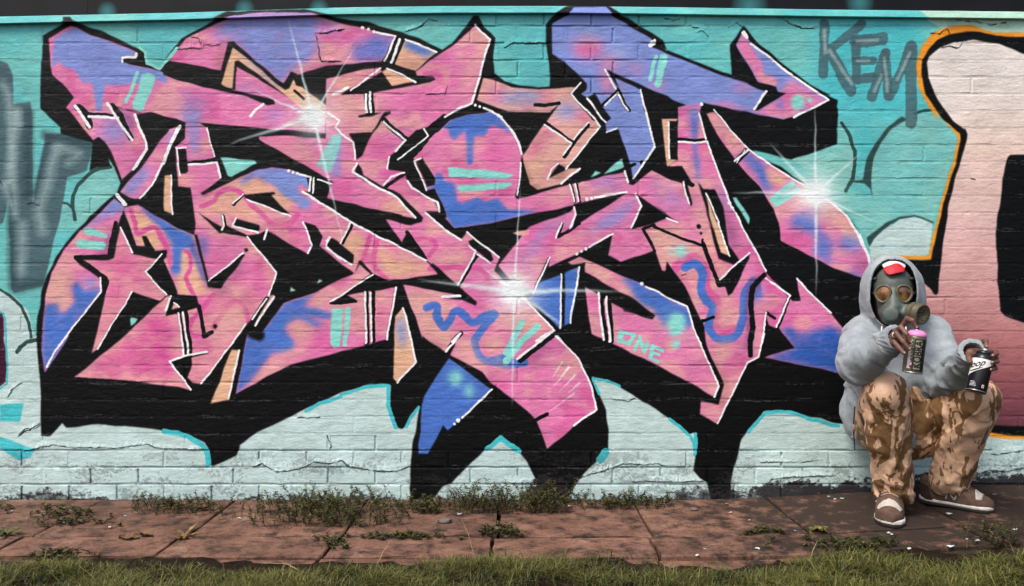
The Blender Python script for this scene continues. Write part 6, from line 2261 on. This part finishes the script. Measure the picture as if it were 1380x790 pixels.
can_part(c2, 'warning_symbol', M_REDP, *patch(r2 + .0010, .47, .61, .0205, .0275, 4))
bars = MB()
for i in range(4):
    bars.add(*patch(r2 + .0006, -.75, -.10 - .07 * i, .020 + i * .005, .0216 + i * .005, 6))
can_part(c2, 'small_print', M_WHITEP, bars.v, bars.f)

# ------------------------------------------------------------------ grass, weeds, litter
def G(px, py):
    """ground point on the sight line of wall unit px, py"""
    x = 0.
    for _ in range(4):
        dd = CAMD / S * (CAMH - ground_z(x)) / (py - 395)
        x = (px - 690) * S / CAMD * dd
    return Vector((x, -(CAMD - dd), ground_z(x)))


def leaf_material(name, stops, rough=.6):
    m, nt, b = nodes(name)
    at = N(nt, 'ShaderNodeAttribute', _attribute_name='tint')
    o = ramp(nt, at.outputs['Fac'], [(p, lin(c)) for p, c in stops])
    nt.links.new(o, b.inputs['Base Color'])
    b.inputs['Roughness'].default_value = rough
    b.inputs['Specular IOR Level'].default_value = .25
    b.inputs['Subsurface Weight'].default_value = 0
    return m


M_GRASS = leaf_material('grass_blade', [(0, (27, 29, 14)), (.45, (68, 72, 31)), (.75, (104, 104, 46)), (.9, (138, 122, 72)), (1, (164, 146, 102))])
M_WEED = leaf_material('weed_leaf', [(0, (28, 29, 16)), (.5, (60, 62, 30)), (.85, (96, 94, 46)), (1, (134, 116, 72))])
M_DRY = leaf_material('dry_leaf', [(0, (58, 42, 28)), (.5, (112, 84, 50)), (1, (150, 124, 74))])


class Blades:
    def __init__(self):
        self.v, self.f, self.t = [], [], []

    def blade(self, base, d, length, width, tint, bend=.5, seg=3):
        b = Vector(base)
        side = Vector((-d[1], d[0], 0))
        if side.length < 1e-5:
            side = Vector((1, 0, 0))
        side = side.normalized()
        n = len(self.v)
        for i in range(seg + 1):
            t = i / seg
            p = b + Vector((d[0], d[1], 0)) * length * (t * .3 + bend * t * t) + Vector((0, 0, 1)) * length * (t - .35 * bend * t * t)
            w = width * (1 - t) ** .7 * .5
            if i < seg:
                self.v += [tuple(p - side * w), tuple(p + side * w)]
                self.t += [tint * (.45 + .55 * t)] * 2
            else:
                self.v.append(tuple(p))
                self.t.append(tint)
        for i in range(seg - 1):
            self.f.append((n + 2 * i, n + 2 * i + 1, n + 2 * i + 3, n + 2 * i + 2))
        i = seg - 1
        self.f.append((n + 2 * i, n + 2 * i + 1, n + 2 * i + 2))

    def leaf(self, c, d, up, L, W, tint):
        c, d, up = Vector(c), Vector(d).normalized(), Vector(up)
        s = d.cross(up).normalized()
        n = len(self.v)
        self.v += [tuple(c), tuple(c + d * L * .45 + s * W * .5 + up * L * .06), tuple(c + d * L + up * L * -.05), tuple(c + d * L * .45 - s * W * .5 + up * L * .06)]
        self.f += [(n, n + 1, n + 2), (n, n + 2, n + 3)]
        self.t += [tint * .8, tint, tint, tint]

    def build(self, name, mat, parent=None, origin=(0, 0, 0)):
        v = [(a - origin[0], b - origin[1], c - origin[2]) for a, b, c in self.v]
        me = mesh(name, v, self.f)
        at = me.attributes.new('tint', 'FLOAT', 'POINT')
        at.data.foreach_set('value', np.array(self.t, np.float32))
        return link(name, me, mat, parent)


rg = random.Random(44)
EDGE = [(-400, 764), (0, 762), (150, 765), (300, 768), (420, 770), (520, 762), (600, 752), (650, 744), (720, 737), (820, 738), (860, 745), (900, 757), (960, 767), (1040, 767), (1100, 750),
        (1160, 740), (1200, 748), (1250, 754), (1320, 752), (1380, 750), (1800, 750)]


def edge_y(x):
    """how near the wall the turf reaches at x"""
    best = None
    for (a, b_), (c, d_) in zip(EDGE, EDGE[1:]):
        A, B = G(a, b_), G(c, d_)
        if A.x <= x <= B.x:
            t = (x - A.x) / (B.x - A.x)
            return A.y + (B.y - A.y) * t
    return -.97


def grass_field(n, seed):
    """turf as separate bent blades, denser and shaggier in clumps"""
    q = np.random.default_rng(seed)
    x = q.uniform(-3.3, 3.3, n)
    ex = np.linspace(-3.3, 3.3, 331)
    e = np.interp(x, ex, [edge_y(v) for v in ex])
    far = q.random(n) < .2
    rag = .05 * vn3(x * 5 + 60, x * 0 + .2, x * 0 + .6) + .05 * vn3(x * 16 + 60, x * 0 + .9, x * 0 + .1)
    y = e + rag - .02 - np.where(far, q.random(n) * 1.2, q.random(n) * .42) + q.normal(0, .032, n)
    c = .6 * vn3(x * 7 + 40, y * 7 + 40, x * 0 + .3) + .4 * vn3(x * 21 + 40, y * 21 + 40, x * 0 + .7)
    keep = ~((e - y < .16) & (q.random(n) > .42 + c * 1.6 + (e - y) * 2.6)) & (q.random(n) < .72 + c * 1.3)
    x, y, e, c = x[keep], y[keep], e[keep], c[keep]
    n = len(x)
    gx = np.linspace(-3.4, 3.4, 171)
    gy = np.linspace(-2.6, -.6, 81)
    H = np.array([[soil_h(u, v) for v in gy] for u in gx])
    iu, iv = np.clip((x + 3.4) / .04, 0, 169), np.clip((y + 2.6) / .025, 0, 79)
    z = H[iu.astype(int), iv.astype(int)] - .004
    an = q.uniform(0, 6.283, n)
    ln = (.016 + .032 * q.random(n) + .026 * np.clip(c, 0, 1)) * np.where(q.random(n) > .975, 1.7, 1) * np.clip(.55 + (e - y) * 6, .45, 1)
    wd = (.0010 + .0036 * q.random(n) ** 2) * .5
    bd = q.uniform(.2, 1.6, n)
    tint = np.clip(q.normal(.50, .20, n) + c * .45 + np.where(q.random(n) > .94, .4, 0), 0, 1)
    dx, dy = np.cos(an), np.sin(an)
    vs3, ts = [], []
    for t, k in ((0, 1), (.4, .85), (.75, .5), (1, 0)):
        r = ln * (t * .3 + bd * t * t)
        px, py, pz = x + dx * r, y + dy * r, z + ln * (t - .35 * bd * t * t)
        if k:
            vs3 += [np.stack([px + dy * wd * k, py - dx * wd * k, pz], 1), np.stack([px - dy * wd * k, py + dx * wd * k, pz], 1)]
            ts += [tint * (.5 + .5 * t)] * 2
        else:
            vs3.append(np.stack([px, py, pz], 1))
            ts.append(tint)
    V = np.stack(vs3, 1).reshape(-1, 3)
    T = np.stack(ts, 1).reshape(-1)
    b0 = np.arange(n) * 7
    tri = np.concatenate([np.stack([b0 + i, b0 + j, b0 + k], 1) for i, j, k in ((0, 1, 3), (0, 3, 2), (2, 3, 5), (2, 5, 4), (4, 5, 6))])
    me = bpy.data.meshes.new('grass')
    me.vertices.add(len(V))
    me.vertices.foreach_set('co', V.astype(np.float32).ravel())
    me.loops.add(len(tri) * 3)
    me.loops.foreach_set('vertex_index', tri.astype(np.int32).ravel())
    me.polygons.add(len(tri))
    me.polygons.foreach_set('loop_start', np.arange(0, len(tri) * 3, 3, dtype=np.int32))
    me.update(calc_edges=True)
    at = me.attributes.new('tint', 'FLOAT', 'POINT')
    at.data.foreach_set('value', T.astype(np.float32))
    return me


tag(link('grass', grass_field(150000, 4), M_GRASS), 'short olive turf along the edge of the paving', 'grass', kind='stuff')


def weed(name, label, cx, cy, wpx, dpx, hgt, ns, seed, style='bushy', leafs=9, group=None):
    r = random.Random(seed)
    c = G(cx, cy)
    root = empty(name, c)
    tag(root, label, 'weed', group)
    st, lf = MB(), Blades()
    for i in range(ns):
        g_ = G(cx + r.gauss(0, .34) * wpx, cy + r.uniform(-.5, .5) * dpx)
        g_.y = min(-.012, g_.y)
        a = r.uniform(0, 6.283)
        h = hgt * r.uniform(.35, 1.0)
        sp = r.uniform(.2, .8) * hgt * (1.6 if style == 'low' else .7)
        p0 = g_
        p1 = g_ + Vector((math.cos(a) * sp * .4, -abs(math.sin(a)) * sp * .4, h * .6))
        p2 = g_ + Vector((math.cos(a) * sp, -abs(math.sin(a)) * sp * .8, h))
        st.tube([p0 - c, p1 - c, p2 - c], [.0016, .0012, .0006], 3, False)
        for k in range(leafs * 3):
            t = r.uniform(.15, 1)
            q = p0 * (1 - t) ** 2 + p1 * 2 * t * (1 - t) + p2 * t * t
            b_ = r.uniform(0, 6.283)
            lf.leaf(q, (math.cos(b_), math.sin(b_), r.uniform(-.3, .7)), Vector((r.uniform(-.4, .4), r.uniform(-.4, .4), 1)).normalized(),
                    r.uniform(.007, .019), r.uniform(.004, .009), min(1, max(0, r.gauss(.5, .22))))
    for i in range(ns * 3):
        g_ = G(cx + r.gauss(0, .38) * wpx, cy + r.uniform(-.6, .6) * dpx)
        g_.y = min(-.012, g_.y)
        a = r.uniform(0, 6.283)
        lf.blade(g_, (math.cos(a), math.sin(a)), hgt * r.uniform(.25, .65), r.uniform(.0016, .0034), min(1, max(0, r.gauss(.45, .2))), r.uniform(.6, 1.8))
    tag(lf.build('leaves', M_WEED, root, c), kind='stuff')
    tag(st.build('stems', M_STEM, root), kind='stuff')
    return root


M_STEM = simple('weed_stem', (74, 64, 42), .8, .2, 40)
weed('weed_clump', 'low dark weed mat creeping over the slab below the grey tag', 88, 698, 95, 26, .035, 60, 1, 'low')
weed('weed_clump', 'sprawling weeds along the wall foot under the pale bricks and hanging black spike', 232, 686, 100, 16, .07, 55, 2)
weed('weed_clump', 'largest dark weed bush, spilling over the slabs below the white paint sheet', 445, 694, 150, 34, .105, 170, 3, leafs=12)
weed('weed_clump', 'thin dark weeds at the foot of the black spike beside the blue arrow', 572, 686, 80, 14, .06, 45, 4)
weed('weed_clump', 'tall olive weeds with upright sprigs under the small teal-edged arch', 656, 684, 90, 18, .125, 75, 5, leafs=12)
weed('weed_clump', 'scrubby weeds before the burnt bricks below the pink tail', 735, 684, 60, 18, .12, 55, 6, leafs=12)
weed('weed_clump', 'wide low green weeds growing below the cracked pale bricks', 838, 681, 110, 12, .07, 80, 7)
weed('weed_clump', 'small tuft in the slab joint beside the largest weed bush', 452, 733, 40, 14, .03, 22, 8, 'low')
weed('weed_clump', 'strip of moss-like weed along the slab joint', 545, 724, 80, 6, .02, 40, 9, 'low')
weed('weed_clump', 'small green tuft with dark clod in the slab joint', 672, 718, 60, 10, .035, 34, 10, 'low')
weed('weed_clump', 'flat tuft in the joint before the dark plinth', 1030, 717, 40, 6, .018, 24, 11, 'low')
weed('weed_clump', 'dry wiry sprigs by the pavement edge beyond the trainers', 1345, 728, 70, 26, .085, 26, 12, leafs=5)
weed('weed_clump', 'low weeds at the turf edge in front of the squatting figure', 1145, 735, 110, 14, .035, 60, 13, 'low')
weed('weed_clump', 'dark creeping weed on the slab corner near the turf', 72, 752, 60, 14, .03, 36, 14, 'low')


def rosette(label, px, py, n, L, W, seed, mat, cat='plant', droop=.4):
    r = random.Random(seed)
    c = G(px, py)
    root = empty('rosette_plant', c)
    tag(root, label, cat)
    for i in range(n):
        lf = Blades()
        a = i * 2.399 + r.uniform(-.3, .3)
        d = Vector((math.cos(a), math.sin(a), 0))
        s = Vector((-d.y, d.x, 0))
        l = L * r.uniform(.6, 1.1)
        up = r.uniform(.25, .9)
        pts = []
        for k in range(7):
            t = k / 6
            p = c + d * l * t * .9 + Vector((0, 0, l * (up * t - (up + .1) * droop * 1.6 * t * t) + .002))
            p.z = max(p.z, c.z + .002)
            w = W * math.sin(math.pi * min(1, .12 + .88 * t)) ** .8 * (1 + .25 * (k % 2)) * .5
            pts.append((p, w))
        n0 = len(lf.v)
        for p, w in pts:
            lf.v += [tuple(p - s * w + Vector((0, 0, w * .25))), tuple(p), tuple(p + s * w + Vector((0, 0, w * .25)))]
            lf.t += [r.uniform(.3, .9)] * 3
        for k in range(6):
            b_ = n0 + 3 * k
            lf.f += [(b_, b_ + 1, b_ + 4, b_ + 3), (b_ + 1, b_ + 2, b_ + 5, b_ + 4)]
        lf.build('leaf', mat, root, c)
    return root


rosette('dandelion-like rosette growing in the slab joint near the crouching figure', 1101, 716, 11, .055, .022, 5, M_GRASS)
rosette('spiky dark rosette of narrow leaves on the slab below the purple block', 8, 722, 13, .085, .014, 6, M_WEED)
rosette('withered upright leaf tuft beside the dead leaves', 248, 724, 5, .075, .016, 8, M_DRY, droop=.15)


def dead_leaf(label, px, py, L, seed, rot):
    r = random.Random(seed)
    c = G(px, py)
    lf = Blades()
    n0 = 0
    d, s = Vector((math.cos(rot), math.sin(rot), 0)), Vector((-math.sin(rot), math.cos(rot), 0))
    for k in range(7):
        t = k / 6
        w = L * .30 * math.sin(math.pi * (.05 + .93 * t)) ** .7 * r.uniform(.8, 1.2)
        p = Vector((0, 0, .004)) + d * L * (t - .5)
        lf.v += [tuple(p - s * w + Vector((0, 0, r.uniform(.002, .016)))), tuple(p), tuple(p + s * w + Vector((0, 0, r.uniform(.002, .016))))]
        lf.t += [r.uniform(.1, .7), .3, r.uniform(.2, .8)]
    for k in range(6):
        b_ = 3 * k
        lf.f += [(b_, b_ + 1, b_ + 4, b_ + 3), (b_ + 1, b_ + 2, b_ + 5, b_ + 4)]
    o = lf.build('dead_leaf', M_DRY)
    o.location = c
    tag(o, label, 'leaf')


dead_leaf('curled brown dead leaf, darkest of the cluster on the slab joint', 174, 727, .075, 1, .2)
dead_leaf('yellowing dead leaf beside the curled brown one', 196, 722, .06, 2, -.4)
dead_leaf('flat tan dead leaf at the foot of the withered tuft', 246, 728, .05, 3, .1)
dead_leaf('pale dead leaf caught among the sprawling wall weeds', 274, 687, .05, 4, .8)
dead_leaf('small rusty leaf lying on the slab near the turf', 131, 750, .02, 5, .5)

M_FLAKE = simple('paint_flake', (196, 202, 200), .6, .1, 60)
M_FLAKEB = simple('blue_flake', (120, 176, 196), .5, .1, 60)
M_STONE = simple('grey_stone', (98, 88, 82), .85, .2, 30, .5, 120)
rf = random.Random(31)
FL_ = [(168, 697, 1), (322, 700, 0), (232, 684, 0), (238, 683, 0), (620, 694, 0), (575, 678, 0), (768, 683, 0), (980, 680, 0), (985, 692, 0), (950, 741, 0), (1021, 741, 0), (1117, 670, 0), (1135, 673, 0),
       (1125, 674, 0), (1198, 720, 0), (1202, 722, 0), (1281, 738, 0), (1225, 741, 0), (1303, 728, 0), (1317, 730, 0), (1280, 694, 0), (1350, 764, 0), (1367, 715, 0), (1340, 668, 0), (1010, 702, 0), (1072, 717, 0),
       (895, 777, 0), (940, 750, 0), (86, 706, 0), (90, 700, 0), (148, 712, 0), (15, 690, 0)]
for i, (px, py, bl) in enumerate(FL_):
    c = G(px, py)
    k = rf.randint(5, 7)
    L = rf.uniform(.006, .013) * (1.9 if px in (1281, 322, 620, 1280) else 1)
    m_ = MB()
    ring_ = [(L * rf.uniform(.5, 1) * math.cos(6.283 * j / k), L * .7 * rf.uniform(.5, 1) * math.sin(6.283 * j / k), rf.uniform(.001, .006)) for j in range(k)]
    m_.add(ring_ + [(a, b_, z + .0016) for a, b_, z in ring_], [tuple(range(k))[::-1], tuple(range(k, 2 * k))] + [(j, (j + 1) % k, k + (j + 1) % k, k + j) for j in range(k)])
    o = m_.build('paint_flake', M_FLAKEB if bl else M_FLAKE)
    o.location = c + Vector((0, 0, .001))
    if bl:
        tag(o, 'single blue paint flake lying on the red slab', 'flake')
    else:
        tag(o, 'small pale paint flake lying on the pavement', 'flake', 'pale paint flakes strewn over the paving')
for i, (px, py, L, lab) in enumerate(((599, 705, .030, 'dark rounded stone on the slab beside the thin weeds'), (935, 688, .018, 'flat dark pebble near the plinth on the open slab'), (268, 764, .014, 'small dark pebble at the turf edge of the paving'),
                                      (667, 716, .026, 'brown earth clod inside the joint tuft'))):
    bm = bmesh.new()
    bmesh.ops.create_icosphere(bm, subdivisions=2, radius=1)
    for v in bm.verts:
        q = 1 + .3 * nz(v.co.x * 100 + i * 300, v.co.z * 100 + v.co.y * 70, .012)
        v.co = Vector((v.co.x * L * q, v.co.y * L * .8 * q, v.co.z * L * .5 * q))
    me = bpy.data.meshes.new('stone')
    bm.to_mesh(me)
    bm.free()
    o = link('stone', me, M_STONE)
    o.location = G(px, py) + Vector((0, 0, L * .3))
    tag(o, lab, 'stone')
# loose straws
for i, (px, py, dx, dy_, h, lab) in enumerate(((420, 778, -.20, .05, .03, 'long bent straw arching over the turf'), (505, 770, .05, .02, .06, 'short upright straw at the turf edge below the weed bush'),
                                               (640, 752, -.05, .0, .09, 'thin dry stalk leaning beside the joint tuft'), (1090, 760, .03, 0, .05, 'dry stalk at the turf corner by the rosette'))):
    c = G(px, py)
    m_ = MB()
    m_.tube([(0, 0, 0), (dx * .5, dy_, h), (dx, dy_ * 2, h * .5 if abs(dx) > .1 else h * 1.6)], [.0016, .0014, .0006], 4)
    o = m_.build('straw', simple('straw', (168, 146, 104), .7, .15, 40) if i == 0 else bpy.data.materials['straw'])
    o.location = c
    tag(o, lab, 'straw')
